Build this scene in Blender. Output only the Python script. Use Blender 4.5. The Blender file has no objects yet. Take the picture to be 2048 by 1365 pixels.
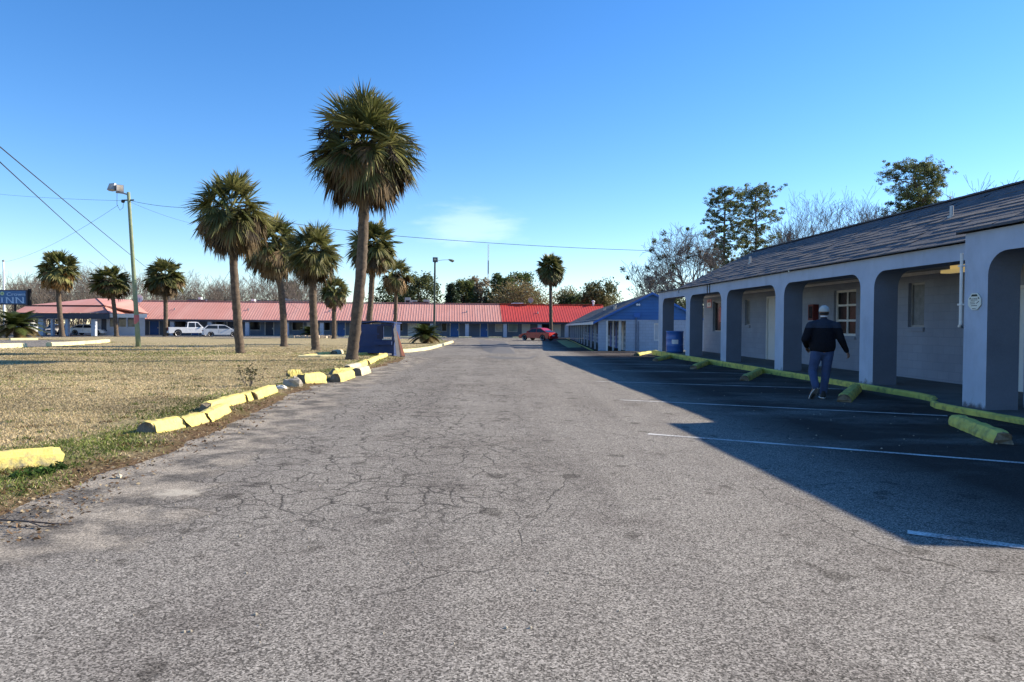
import bpy, math, random
import numpy as np
from mathutils import Vector, Matrix
random.seed(7); np.random.seed(7)
R = math.radians
scene = bpy.context.scene
COL = scene.collection

# ------------------------------------------------------------------ camera
F = 1440.0; CAMZ = 1.38
pit = R(1.158); rol = R(0.40)
f_ = np.array([0, math.cos(pit), -math.sin(pit)])
r0 = np.array([1.0, 0, 0]); u0 = np.array([0, math.sin(pit), math.cos(pit)])
r_ = r0*math.cos(rol) + u0*math.sin(rol)
u_ = -r0*math.sin(rol) + u0*math.cos(rol)
cd = bpy.data.cameras.new('camera'); cam = bpy.data.objects.new('camera', cd); COL.objects.link(cam)
cam.matrix_world = Matrix(((r_[0], u_[0], -f_[0], 0), (r_[1], u_[1], -f_[1], 0), (r_[2], u_[2], -f_[2], CAMZ), (0, 0, 0, 1)))
cd.sensor_width = 36; cd.lens = 36*F/2048; cd.clip_start = .05; cd.clip_end = 3000
scene.camera = cam

def sstep(a, b, x):
    t = np.clip((x-a)/(b-a), 0, 1); return t*t*(3-2*t)
def gz(x, y):                       # the lot falls away gently beyond the big palm
    return -.25*sstep(34., 52., np.asarray(y, float))
def ray(u, v): return f_ + r_*(u-1024)/F - u_*(v-682.5)/F
def G(u, v, dz=0.):
    d = ray(u, v); z = dz
    for i in range(12):
        t = (CAMZ-z)/max(-d[2], 1e-5); z = float(gz(t*d[0], t*d[1]))+dz
    return np.array([t*d[0], t*d[1], z])
def AT(u, v, y):
    d = ray(u, v); t = y/d[1]; return np.array([t*d[0], y, CAMZ+t*d[2]])

# ------------------------------------------------------------------ materials
def new_mat(name):
    m = bpy.data.materials.new(name); m.use_nodes = True
    nt = m.node_tree; b = nt.nodes['Principled BSDF']
    return m, nt, b
def N(nt, t, **kw):
    n = nt.nodes.new(t)
    for k, v in kw.items():
        if k in n.inputs.keys() if isinstance(k, str) else False: n.inputs[k].default_value = v
        else: setattr(n, k, v)
    return n
def L(nt, a, b): nt.links.new(a, b)
def rgb(c): return (c[0], c[1], c[2], 1)
def ramp(nt, src, stops):
    n = nt.nodes.new('ShaderNodeValToRGB'); e = n.color_ramp.elements
    while len(e) < len(stops): e.new(.5)
    for i, (p, c) in enumerate(stops):
        e[i].position = p; e[i].color = rgb(c) if not isinstance(c, (int, float)) else (c, c, c, 1)
    L(nt, src, n.inputs[0]); return n.outputs[0]
def noise(nt, vec, scale, detail=4, rough=.55, out='Fac'):
    n = nt.nodes.new('ShaderNodeTexNoise'); n.inputs['Scale'].default_value = scale
    n.inputs['Detail'].default_value = detail; n.inputs['Roughness'].default_value = rough
    L(nt, vec, n.inputs['Vector']); return n.outputs[out]
def mix(nt, fac, a, b, blend='MIX'):
    n = nt.nodes.new('ShaderNodeMix'); n.data_type = 'RGBA'; n.blend_type = blend
    for s, i in ((fac, 0), (a, 6), (b, 7)):
        if hasattr(s, 'links'): L(nt, s, n.inputs[i])
        else: n.inputs[i].default_value = s if i == 0 else rgb(s)
    return n.outputs[2]
def mth(nt, op, a, b=None, c=None):
    n = nt.nodes.new('ShaderNodeMath'); n.operation = op
    for i, s in enumerate((a, b, c)):
        if s is None: continue
        if hasattr(s, 'links'): L(nt, s, n.inputs[i])
        else: n.inputs[i].default_value = s
    return n.outputs[0]
def pos(nt): return nt.nodes.new('ShaderNodeNewGeometry').outputs['Position']
def objc(nt): return nt.nodes.new('ShaderNodeTexCoord').outputs['Object']
def bump(nt, b, h, strength=.3, dist=.01):
    n = nt.nodes.new('ShaderNodeBump'); n.inputs['Strength'].default_value = strength; n.inputs['Distance'].default_value = dist
    L(nt, h, n.inputs['Height']); L(nt, n.outputs[0], b.inputs['Normal'])
def stretch(nt, vec, s):
    n = nt.nodes.new('ShaderNodeMapping'); n.inputs['Scale'].default_value = s; L(nt, vec, n.inputs[0]); return n.outputs[0]

def simple(name, c, rough=.6, var=.25, scale=3., bmp=0., metal=0., fine=40., spec=.4, dirt=None, dirt_amt=.5, dscale=2.):
    m, nt, b = new_mat(name); v = objc(nt)
    n1 = noise(nt, v, scale, 5); n2 = noise(nt, v, fine, 3)
    s = mth(nt, 'ADD', mth(nt, 'MULTIPLY', n1, .7), mth(nt, 'MULTIPLY', n2, .3))
    lo = [x*(1-var) for x in c]; hi = [min(1, x*(1+var)) for x in c]
    col = ramp(nt, s, [(.3, lo), (.7, hi)])
    if dirt is not None:
        k = ramp(nt, noise(nt, v, dscale, 6, .65), [(.5, 0.), (.68, 1.)])
        col = mix(nt, mth(nt, 'MULTIPLY', k, dirt_amt), col, dirt)
    L(nt, col, b.inputs['Base Color'])
    b.inputs['Roughness'].default_value = rough; b.inputs['Metallic'].default_value = metal
    b.inputs['Specular IOR Level'].default_value = spec
    if bmp: bump(nt, b, n2, bmp, .01)
    return m
def leafy(name, trans=.3, rough=.6, mul=1.0):
    m, nt, b = new_mat(name)
    a = nt.nodes.new('ShaderNodeAttribute'); a.attribute_name = 'Col'
    L(nt, a.outputs['Color'], b.inputs['Base Color']); b.inputs['Roughness'].default_value = rough
    b.inputs['Specular IOR Level'].default_value = .25
    if trans:
        t = nt.nodes.new('ShaderNodeBsdfTranslucent'); L(nt, a.outputs['Color'], t.inputs[0])
        ms = nt.nodes.new('ShaderNodeMixShader'); ms.inputs[0].default_value = trans
        L(nt, b.outputs[0], ms.inputs[1]); L(nt, t.outputs[0], ms.inputs[2])
        L(nt, ms.outputs[0], nt.nodes['Material Output'].inputs[0])
    return m
def glassy(name, c, rough=.08):
    m, nt, b = new_mat(name); v = objc(nt)
    L(nt, ramp(nt, noise(nt, v, 1.3, 3), [(.35, [x*.6 for x in c]), (.65, [x*1.3 for x in c])]), b.inputs['Base Color'])
    b.inputs['Roughness'].default_value = rough; b.inputs['Specular IOR Level'].default_value = .4
    return m
def paint(name, c, rough=.3, coat=.6):
    m, nt, b = new_mat(name); v = objc(nt)
    L(nt, ramp(nt, noise(nt, v, 2.5, 5), [(.3, [x*.88 for x in c]), (.7, [min(1, x*1.05) for x in c])]), b.inputs['Base Color'])
    b.inputs['Roughness'].default_value = rough; b.inputs['Coat Weight'].default_value = coat; b.inputs['Coat Roughness'].default_value = .06
    return m
def emis(name, c, s):
    m, nt, b = new_mat(name)
    b.inputs['Base Color'].default_value = rgb(c); b.inputs['Emission Color'].default_value = rgb(c); b.inputs['Emission Strength'].default_value = s
    return m

# ------------------------------------------------------------------ mesh builder
class MB:
    def __init__(s, T=None): s.v = []; s.f = []; s.T = T; s.c = []
    def add(s, V, Fs, col=None):
        o = len(s.v); s.v.extend([tuple(map(float, p)) for p in V]); s.f.extend([tuple(i+o for i in q) for q in Fs])
        if col is not None: s.c.extend([col]*len(V))
    def box(s, c, d, rz=0., col=None, rx=0.):
        x, y, z = [k/2 for k in d]
        P = [(-x,-y,-z),(x,-y,-z),(x,y,-z),(-x,y,-z),(-x,-y,z),(x,-y,z),(x,y,z),(-x,y,z)]
        M = Matrix.Rotation(rz, 3, 'Z') @ Matrix.Rotation(rx, 3, 'X')
        s.add([M @ Vector(p) + Vector(c) for p in P], [(0,3,2,1),(4,5,6,7),(0,1,5,4),(1,2,6,5),(2,3,7,6),(3,0,4,7)], col)
    def b2(s, a, b, col=None):      # box from two corners
        s.box([(a[i]+b[i])/2 for i in range(3)], [abs(b[i]-a[i]) for i in range(3)], 0, col)
    def quad(s, a, b, c, d, col=None): s.add([a, b, c, d], [(0,1,2,3)], col)
    def prism(s, poly, fn, h0, h1, col=None):   # poly of 2d points, fn(a,b,h)->xyz
        n = len(poly)
        V = [fn(a, b, h0) for a, b in poly]+[fn(a, b, h1) for a, b in poly]
        s.add(V, [tuple(range(n))[::-1], tuple(range(n, 2*n))]+[(i, (i+1) % n, n+(i+1) % n, n+i) for i in range(n)], col)
    def tube(s, P, rad, n=8, cap=True, col=None):
        P = [Vector(p) for p in P]; m = len(P)
        if not hasattr(rad, '__len__'): rad = [rad]*m
        V = []; prev = None
        for i, p in enumerate(P):
            t = (P[min(i+1, m-1)]-P[max(i-1, 0)])
            t = t.normalized() if t.length > 1e-9 else Vector((0, 0, 1))
            if prev is None:
                a = Vector((0, 0, 1)) if abs(t.z) < .9 else Vector((1, 0, 0)); a = t.cross(a).normalized()
            else:
                a = prev-t*prev.dot(t); a = a.normalized() if a.length > 1e-6 else t.orthogonal().normalized()
            prev = a; b = t.cross(a)
            for k in range(n):
                q = 2*math.pi*k/n; V.append(p+(a*math.cos(q)+b*math.sin(q))*rad[i])
        Fs = [(i*n+k, i*n+(k+1) % n, (i+1)*n+(k+1) % n, (i+1)*n+k) for i in range(m-1) for k in range(n)]
        if cap: Fs += [tuple(range(n))[::-1], tuple(range((m-1)*n, m*n))]
        s.add(V, Fs, col)
    def lathe(s, prof, n=24, c=(0, 0, 0), axis='z', cap=True, col=None):
        V = []
        for r, h in prof:
            for k in range(n):
                q = 2*math.pi*k/n; a, b = r*math.cos(q), r*math.sin(q)
                V.append({'z': (c[0]+a, c[1]+b, c[2]+h), 'y': (c[0]+a, c[1]+h, c[2]+b), 'x': (c[0]+h, c[1]+a, c[2]+b)}[axis])
        m = len(prof)
        Fs = [(i*n+k, i*n+(k+1) % n, (i+1)*n+(k+1) % n, (i+1)*n+k) for i in range(m-1) for k in range(n)]
        if cap: Fs += [tuple(range(n))[::-1], tuple(range((m-1)*n, m*n))]
        s.add(V, Fs, col)
    def ell(s, c, r, nu=12, nv=8, col=None):
        V = []
        for j in range(nv+1):
            t = math.pi*j/nv
            for k in range(nu):
                q = 2*math.pi*k/nu; V.append((c[0]+r[0]*math.sin(t)*math.cos(q), c[1]+r[1]*math.sin(t)*math.sin(q), c[2]+r[2]*math.cos(t)))
        s.add(V, [(j*nu+k, (j+1)*nu+k, (j+1)*nu+(k+1) % nu, j*nu+(k+1) % nu) for j in range(nv) for k in range(nu)], col)
    def build(s, name, mat, parent=None, smooth=False, loc=None):
        V = [s.T(*p) for p in s.v] if s.T else s.v
        me = bpy.data.meshes.new(name); me.from_pydata(V, [], s.f); me.validate(); me.update()
        if mat is not None: me.materials.append(mat)
        if s.c and len(s.c) == len(V):
            at = me.color_attributes.new('Col', 'FLOAT_COLOR', 'POINT')
            at.data.foreach_set('color', np.array([(c[0], c[1], c[2], 1) for c in s.c], np.float32).ravel())
        if smooth: me.shade_smooth()
        else: me.shade_flat()
        import bmesh
        bm = bmesh.new(); bm.from_mesh(me); bmesh.ops.recalc_face_normals(bm, faces=bm.faces); bm.to_mesh(me); bm.free()
        return link(name, me, parent, loc)
def link(name, me, parent=None, loc=None):
    o = bpy.data.objects.new(name, me); COL.objects.link(o)
    if parent is not None: o.parent = parent
    if loc is not None: o.location = loc
    return o
def np_mesh(name, V, Fq, mat, cols=None, parent=None, loc=None):
    me = bpy.data.meshes.new(name); V = np.asarray(V, np.float32); Fq = np.asarray(Fq, np.int32)
    k = Fq.shape[1]; me.vertices.add(len(V)); me.vertices.foreach_set('co', V.ravel())
    me.loops.add(Fq.size); me.loops.foreach_set('vertex_index', Fq.ravel())
    me.polygons.add(len(Fq)); me.polygons.foreach_set('loop_start', np.arange(0, Fq.size, k, dtype=np.int32))
    me.update(calc_edges=True)
    if mat is not None: me.materials.append(mat)
    if cols is not None:
        at = me.color_attributes.new('Col', 'FLOAT_COLOR', 'POINT')
        at.data.foreach_set('color', np.concatenate([cols, np.ones((len(cols), 1))], 1).astype(np.float32).ravel())
    return link(name, me, parent, loc)
def tag(o, label=None, cat=None, group=None, kind=None):
    if label: o['label'] = label
    if cat: o['category'] = cat
    if group: o['group'] = group
    if kind: o['kind'] = kind
    return o
def thing(name, label, cat, loc=(0, 0, 0), rz=0., group=None):
    o = bpy.data.objects.new(name, None); COL.objects.link(o); o.location = loc; o.rotation_euler = (0, 0, rz)
    o.empty_display_size = .2
    return tag(o, label, cat, group)
def copy_tree(o, parent=None):
    c = o.copy(); COL.objects.link(c)
    if parent is not None: c.parent = parent
    for ch in [x for x in bpy.data.objects if x.parent == o]: copy_tree(ch, c)
    return c

# shared materials
M = {}
M['yellow'] = simple('yellow_paint', (.78, .63, .17), .65, .2, 4, .5, dirt=(.27, .24, .17), dirt_amt=.95, dscale=6.5)
M['yellow_old'] = simple('old_yellow_paint', (.58, .52, .11), .75, .25, 4, .5, dirt=(.12, .13, .07), dirt_amt=.8, dscale=5)
M['concrete'] = simple('concrete', (.38, .36, .33), .85, .25, 3, .4)
M['pale_concrete'] = simple('pale_concrete', (.56, .49, .33), .85, .25, 4, .5, dirt=(.33, .28, .15), dirt_amt=.6)
M['cream_paint'] = simple('cream_kerb_paint', (.72, .63, .34), .75, .2, 3, .3, dirt=(.36, .31, .18), dirt_amt=.7)
M['white'] = simple('white_paint', (.74, .75, .76), .55, .1, 3)
M['dark'] = simple('black_rubber', (.015, .015, .016), .8, .3, 6)
M['chrome'] = simple('alloy', (.78, .78, .80), .35, .08, 5, metal=.3)
M['steel'] = simple('grey_steel', (.35, .36, .37), .45, .15, 5, metal=.6)
M['glass'] = glassy('dark_glass', (.02, .025, .03))
M['lampglass'] = glassy('lamp_glass', (.45, .4, .33), .2)
M['wire'] = simple('black_wire', (.03, .035, .04), .6, .2)
M['leaf'] = leafy('foliage'); M['frond'] = leafy('palm_frond', .25, .5); M['dead'] = leafy('dead_frond', .12, .8)
M['bark'] = simple('palm_bark', (.115, .085, .06), .95, .45, 6, 1.0, fine=22, dirt=(.05, .038, .03), dirt_amt=.8, dscale=7)
M['pinebark'] = simple('pine_bark', (.11, .085, .07), .9, .4, 5, .8)
M['greybark'] = simple('grey_bark', (.16, .135, .12), .9, .35, 4, .5)
M['pole'] = simple('green_treated_pole', (.20, .25, .15), .8, .25, 4, .4, fine=25, dirt=(.3, .25, .15), dirt_amt=.5)
# ------------------------------------------------------------------ light
SUN = np.array([.945*math.cos(R(28.6)), .328*math.cos(R(28.6)), math.sin(R(28.6))])
w = bpy.data.worlds.new('World'); scene.world = w; w.use_nodes = True
nt = w.node_tree; bg = nt.nodes['Background']
sky = nt.nodes.new('ShaderNodeTexSky'); sky.sky_type = 'NISHITA'; sky.sun_disc = False
sky.sun_elevation = R(28.6); sky.sun_rotation = math.atan2(SUN[0], SUN[1])
sky.altitude = 0; sky.air_density = 1.0; sky.dust_density = .05; sky.ozone_density = 2.2
hs = nt.nodes.new('ShaderNodeHueSaturation'); hs.inputs['Saturation'].default_value = 1.24
L(nt, mix(nt, 1., sky.outputs[0], (1.02, 1.06, 1.20), 'MULTIPLY'), hs.inputs['Color'])
# one faint streak of high cloud, fixed to its direction in the sky
tc = nt.nodes.new('ShaderNodeTexCoord').outputs['Generated']
cdir = ray(940, 452); cdir = cdir/np.linalg.norm(cdir)
mp = nt.nodes.new('ShaderNodeMapping'); mp.vector_type = 'POINT'; mp.inputs['Location'].default_value = (-cdir[0], -cdir[1], -cdir[2])
L(nt, tc, mp.inputs[0])
mp2 = nt.nodes.new('ShaderNodeMapping'); mp2.inputs['Scale'].default_value = (1/.07, 1/.2, 1/.03); L(nt, mp.outputs[0], mp2.inputs[0])
ln = nt.nodes.new('ShaderNodeVectorMath'); ln.operation = 'LENGTH'; L(nt, mp2.outputs[0], ln.inputs[0])
wob = noise(nt, stretch(nt, tc, (14, 14, 60)), 1.0, 5, .6)
dd = mth(nt, 'ADD', ln.outputs['Value'], mth(nt, 'MULTIPLY', mth(nt, 'SUBTRACT', wob, .5), 1.6))
mr = nt.nodes.new('ShaderNodeMapRange'); mr.interpolation_type = 'SMOOTHSTEP'
L(nt, dd, mr.inputs[0]); mr.inputs[1].default_value = .25; mr.inputs[2].default_value = 1.25; mr.inputs[3].default_value = .2; mr.inputs[4].default_value = 0
CLOUD = (9, 9.5, 10.5)
gm_ = nt.nodes.new('ShaderNodeGamma'); gm_.inputs[1].default_value = 1.04
L(nt, mix(nt, 1., hs.outputs[0], (.145, .145, .145), 'MULTIPLY'), gm_.inputs[0])
vm_ = nt.nodes.new('ShaderNodeVectorMath'); vm_.operation = 'SCALE'; vm_.inputs['Scale'].default_value = 6.9; L(nt, gm_.outputs[0], vm_.inputs[0])
L(nt, mix(nt, mr.outputs[0], vm_.outputs[0], CLOUD), bg.inputs[0])
bg.inputs[1].default_value = .094
sl = bpy.data.lights.new('sun', 'SUN'); so = bpy.data.objects.new('sun', sl); COL.objects.link(so)
sl.energy = 5.0; sl.angle = R(.53); sl.color = (1, .885, .715)
so.rotation_euler = Vector((-SUN[0], -SUN[1], -SUN[2])).to_track_quat('-Z', 'Y').to_euler()
scene.view_settings.view_transform = 'Standard'; scene.view_settings.look = 'None'
scene.view_settings.exposure = 1.0; scene.view_settings.gamma = 1
scene.view_settings.use_curve_mapping = False

# ------------------------------------------------------------------ ground
def grid_mesh(name, xs, ys, zf, mat, keep=None, sd=None):
    X, Y = np.meshgrid(xs, ys); nx, ny = len(xs), len(ys)
    Z = zf(X, Y); V = np.stack([X.ravel(), Y.ravel(), Z.ravel()], 1)
    i = np.arange(ny-1)[:, None]*nx+np.arange(nx-1)[None, :]; i = i.ravel()
    Fq = np.stack([i, i+1, i+nx+1, i+nx], 1)
    if keep is not None:
        k = keep(X, Y).ravel(); Fq = Fq[k[Fq].all(1)]
    used = np.unique(Fq); rm = -np.ones(len(V), int); rm[used] = np.arange(len(used)); V = V[used]; Fq = rm[Fq]
    o = np_mesh(name, V, Fq, mat)
    if sd is not None:
        at = o.data.attributes.new('edge', 'FLOAT', 'POINT'); at.data.foreach_set('value', sd(X, Y).ravel()[used].astype(np.float32))
    o.data.shade_smooth()
    return o
def poly_sd(P):
    P = np.asarray(P)[:, :2]
    def fn(X, Y):
        sh = X.shape; x = X.ravel(); y = Y.ravel(); d = np.full(x.shape, 1e9); ins = np.zeros(x.shape, bool)
        for a, b in zip(P, np.roll(P, -1, 0)):
            e = b-a; t = np.clip(((x-a[0])*e[0]+(y-a[1])*e[1])/max(e@e, 1e-9), 0, 1)
            d = np.minimum(d, np.hypot(x-a[0]-t*e[0], y-a[1]-t*e[1]))
            c = ((a[1] > y) != (b[1] > y)) & (x < (b[0]-a[0])*(y-a[1])/(b[1]-a[1]+1e-12)+a[0]); ins ^= c
        return np.where(ins, d, -d).reshape(sh)
    return fn
edge_px = [(0,1078),(60,1052),(150,1003),(230,965),(310,925),(390,895),(450,868),(500,842),(560,812),(600,793),(650,772),(700,757),(760,738),(800,725),(822,716),
  (790,712.5),(716,712),(716,706),(800,706),(830,703.5),(860,698.5),(885,691.5),(904,685.5),(900,682),(870,680),(820,679),(700,677.5),(500,676.5),(380,675.5),(200,674.5),(120,675.5),(0,676),(-400,674),
  (-400,680),(0,681),(75,680),(150,683),(213,685.5),(150,690),(98,693),(45,696),(0,698),(-400,700)]
LAWN = [(-4.6, 4.0)]+[tuple(G(*p)[:2]) for p in edge_px]+[(-74, 34), (-74, 2.2), (-8, 2.4)]
lsd = poly_sd(LAWN)

# -- asphalt
m, nt, b = new_mat('asphalt'); P = pos(nt)
ed = nt.nodes.new('ShaderNodeAttribute'); ed.attribute_name = 'edge'; ed = ed.outputs['Fac']
vo = nt.nodes.new('ShaderNodeTexVoronoi'); vo.inputs['Scale'].default_value = 125; L(nt, P, vo.inputs['Vector'])
sp = nt.nodes.new('ShaderNodeSeparateColor'); L(nt, vo.outputs['Color'], sp.inputs[0])
grain = mth(nt, 'ADD', mth(nt, 'MULTIPLY', sp.outputs[0], .75), mth(nt, 'MULTIPLY', noise(nt, P, 160, 2), .25))
col = ramp(nt, grain, [(.0, (.030, .027, .023)), (.28, (.105, .097, .086)), (.55, (.235, .218, .192)), (.82, (.40, .372, .328)), (1., (.66, .615, .545))])
big = noise(nt, P, .22, 4, .6); med = noise(nt, P, 1.1, 6, .65)
col = mix(nt, ramp(nt, big, [(.38, .0), (.66, .55)]), col, (.78, .76, .74), 'MULTIPLY')
col = mix(nt, ramp(nt, med, [(.52, 0.), (.68, .6)]), col, (.62, .60, .60), 'MULTIPLY')
sv = nt.nodes.new('ShaderNodeTexVoronoi'); sv.voronoi_dimensions = '2D'; sv.inputs['Scale'].default_value = 1.5
wj = nt.nodes.new('ShaderNodeTexNoise'); wj.inputs['Scale'].default_value = 9; wj.inputs['Detail'].default_value = 4; L(nt, P, wj.inputs['Vector'])
wk = nt.nodes.new('ShaderNodeVectorMath'); wk.operation = 'MULTIPLY_ADD'; L(nt, wj.outputs['Color'], wk.inputs[0]); wk.inputs[1].default_value = (.22, .22, 0); L(nt, P, wk.inputs[2]); L(nt, wk.outputs[0], sv.inputs['Vector'])
sc_ = nt.nodes.new('ShaderNodeSeparateColor'); L(nt, sv.outputs['Color'], sc_.inputs[0])
dk = mth(nt, 'SUBTRACT', mth(nt, 'MULTIPLY', mth(nt, 'SUBTRACT', sc_.outputs[0], .45), .30), sv.outputs['Distance'])
col = mix(nt, ramp(nt, mth(nt, 'MULTIPLY_ADD', dk, 6., .5), [(.44, 0.), (.62, .62)]), col, (.34, .33, .32), 'MULTIPLY')
spots = noise(nt, P, 3.0, 3, .5)
col = mix(nt, ramp(nt, spots, [(.64, 0.), (.70, .75)]), col, (.45, .44, .43), 'MULTIPLY')
# streaks along the direction of travel
col = mix(nt, ramp(nt, noise(nt, stretch(nt, P, (1.5, .12, 1)), 1.0, 5, .6), [(.45, 0.), (.62, .45)]), col, (.66, .65, .66), 'MULTIPLY')
# crazing and long cracks
wn = nt.nodes.new('ShaderNodeTexNoise'); wn.inputs['Scale'].default_value = 1.6; wn.inputs['Detail'].default_value = 5; L(nt, P, wn.inputs['Vector'])
wv = nt.nodes.new('ShaderNodeVectorMath'); wv.operation = 'MULTIPLY_ADD'; L(nt, wn.outputs['Color'], wv.inputs[0]); wv.inputs[1].default_value = (.55, .55, .0); L(nt, P, wv.inputs[2])
sx = nt.nodes.new('ShaderNodeSeparateXYZ'); L(nt, P, sx.inputs[0]); PX_, PY_ = sx.outputs[0], sx.outputs[1]
def crack(scale, width, msk):
    v = nt.nodes.new('ShaderNodeTexVoronoi'); v.voronoi_dimensions = '2D'; v.feature = 'DISTANCE_TO_EDGE'; v.inputs['Scale'].default_value = scale; L(nt, wv.outputs[0], v.inputs['Vector'])
    k = nt.nodes.new('ShaderNodeMapRange'); L(nt, v.outputs['Distance'], k.inputs[0]); k.inputs[1].default_value = 0; k.inputs[2].default_value = width*scale; k.inputs[3].default_value = 1; k.inputs[4].default_value = 0
    return mth(nt, 'MULTIPLY', k.outputs[0], msk)
leftm = mth(nt, 'MULTIPLY', ramp(nt, mth(nt, 'MULTIPLY_ADD', PX_, .1, .5), [(.46, 1.), (.62, 0.)]), ramp(nt, noise(nt, P, .45, 3), [(.30, 0.), (.46, 1.)]))
leftm = mth(nt, 'MULTIPLY', leftm, ramp(nt, mth(nt, 'MULTIPLY', PY_, .05), [(.2, 0.), (.27, 1.)]))
c1 = crack(.42, .009, ramp(nt, noise(nt, P, .5, 2), [(.33, 0.), (.50, 1.)]))
c2 = crack(2.6, .017, leftm)
c3 = mth(nt, 'MULTIPLY', crack(5.2, .012, leftm), ramp(nt, noise(nt, P, .8, 3), [(.38, 0.), (.52, .95)]))
ck = mth(nt, 'MAXIMUM', mth(nt, 'MAXIMUM', c1, c2), c3)
col = mix(nt, mth(nt, 'MULTIPLY', ck, .88), col, (.022, .02, .018))
# oil stains where cars stand nose-in, plus shade painted into the wing's shadow zone (the long axis of the stalls runs in x)
oil_shade = mth(nt, 'MULTIPLY', ramp(nt, mth(nt, 'MULTIPLY_ADD', PX_, .1, 0.), [(.27, 0.), (.42, 1.), (.76, .95), (.82, .3)]), ramp(nt, noise(nt, stretch(nt, P, (.5, 1, 1)), .55, 4, .6), [(.32, .4), (.50, 1.)]))
col = mix(nt, mth(nt, 'MULTIPLY', oil_shade, .9), col, (.022, .0125, .009))
# crumbling, sandy margin by the grass
mg = ramp(nt, mth(nt, 'MULTIPLY_ADD', ed, .5, mth(nt, 'MULTIPLY_ADD', noise(nt, P, 1.4, 5, .65), .8, .55)), [(.44, 0.), (.60, .8), (.9, 1.)])
mcol = mix(nt, ramp(nt, noise(nt, P, 2.4, 4), [(.42, 0.), (.58, 1.)]), (.10, .09, .078), (.37, .325, .26))
mcol = mix(nt, .75, mcol, ramp(nt, grain, [(.1, .35), (.5, .95), (.9, 1.6)]), 'MULTIPLY')
col = mix(nt, mth(nt, 'MULTIPLY', mg, .7), col, mcol)
# a washed-out pothole patch
pp = G(352, 986)
dv = nt.nodes.new('ShaderNodeVectorMath'); dv.operation = 'SUBTRACT'; L(nt, P, dv.inputs[0]); dv.inputs[1].default_value = tuple(pp)
dl = nt.nodes.new('ShaderNodeVectorMath'); dl.operation = 'LENGTH'; L(nt, stretch(nt, dv.outputs[0], (1, 1.4, 1)), dl.inputs[0])
pk = ramp(nt, mth(nt, 'ADD', dl.outputs['Value'], mth(nt, 'MULTIPLY', noise(nt, P, 5, 6, .7), .55)), [(.40, 1.), (.52, 0.)])
col = mix(nt, mth(nt, 'MULTIPLY', pk, .62), col, (.50, .455, .37))
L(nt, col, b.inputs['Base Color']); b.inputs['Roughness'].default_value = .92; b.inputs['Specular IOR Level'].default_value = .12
hgt = mth(nt, 'SUBTRACT', grain, mth(nt, 'MULTIPLY', ck, .5)); bump(nt, b, hgt, .55, .006)
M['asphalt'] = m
xs = np.concatenate([np.arange(-90, -14, 2.), np.arange(-14, 14, .25), np.arange(14, 62, 2.)])
ys = np.concatenate([np.arange(-8, 30, .25), np.arange(30, 140, 1.)])
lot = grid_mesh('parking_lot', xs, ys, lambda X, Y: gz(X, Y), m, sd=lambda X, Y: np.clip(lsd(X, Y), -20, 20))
tag(lot, kind='structure')
# -- wide ground beyond
gm = simple('rough_ground', (.17, .14, .08), .95, .35, .08, .3, fine=2.)
xs = np.concatenate([np.arange(-900, -100, 40.), np.arange(-100, 100, 4.), np.arange(100, 901, 40.)])
ys = np.concatenate([np.arange(-120, 200, 4.), np.arange(200, 1401, 40.)])
tag(grid_mesh('ground', xs, ys, lambda X, Y: gz(X, Y)-.06, gm), kind='structure')

# -- lawn
m, nt, b = new_mat('dry_lawn'); P = pos(nt)
ed = nt.nodes.new('ShaderNodeAttribute'); ed.attribute_name = 'edge'; ed = ed.outputs['Fac']
fine = noise(nt, P, 28, 5, .7); pat = noise(nt, P, .35, 5, .6); p2 = noise(nt, P, 1.8, 5, .65)
tan = ramp(nt, fine, [(.28, (.17, .125, .062)), (.5, (.37, .30, .17)), (.72, (.57, .48, .30))])
grn = ramp(nt, fine, [(.3, (.05, .07, .015)), (.7, (.19, .21, .055))])
gmask = ramp(nt, mth(nt, 'ADD', mth(nt, 'MULTIPLY', pat, .6), mth(nt, 'MULTIPLY', p2, .4)), [(.48, 0.), (.62, .8)])
gedge = mth(nt, 'MULTIPLY', ramp(nt, mth(nt, 'MULTIPLY', ed, .4), [(.30, 1.), (.75, 0.)]), ramp(nt, p2, [(.43, 0.), (.55, .9)]))
col = mix(nt, mth(nt, 'MAXIMUM', mth(nt, 'MULTIPLY', gmask, .4), gedge), tan, grn)
dm = ramp(nt, mth(nt, 'MULTIPLY', mth(nt, 'ADD', ed, mth(nt, 'MULTIPLY', noise(nt, P, 1.1, 5, .65), 1.5)), .4), [(.40, 1.), (.64, 0.)])
dcol = ramp(nt, noise(nt, P, 14, 5, .7), [(.3, (.06, .038, .022)), (.55, (.16, .105, .06)), (.75, (.33, .24, .13))])
col = mix(nt, dm, col, dcol)
L(nt, col, b.inputs['Base Color']); b.inputs['Roughness'].default_value = .95; b.inputs['Specular IOR Level'].default_value = .1
bump(nt, b, mth(nt, 'ADD', fine, mth(nt, 'MULTIPLY', p2, .8)), .9, .05)
def fbm(X, Y, s):
    o = np.zeros_like(X); rs = np.random.RandomState(3)
    for k in range(5):
        for j in range(5):
            a = rs.uniform(0, 6.28); q = rs.uniform(0, 6.28); o += np.sin((X*math.cos(a)+Y*math.sin(a))*s*1.8**k+q)/1.6**k/5
    return o
def lz(X, Y):
    s = lsd(X, Y)+.16*fbm(X, Y, 2.2)
    return gz(X, Y)-.035+.075*sstep(-.12, .55, s)+.012*fbm(X, Y, 1.1)
xs = np.concatenate([np.arange(-74, -20, 1.), np.arange(-20, 3, .16)]); ys = np.concatenate([np.arange(2.2, 24, .16), np.arange(24, 40, .3), np.arange(40, 104, .6)])
lawn = grid_mesh('lawn', xs, ys, lz, m, keep=lambda X, Y: lsd(X, Y) > -.6, sd=lambda X, Y: np.clip(lsd(X, Y), -20, 20))
tag(lawn, kind='structure')
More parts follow.
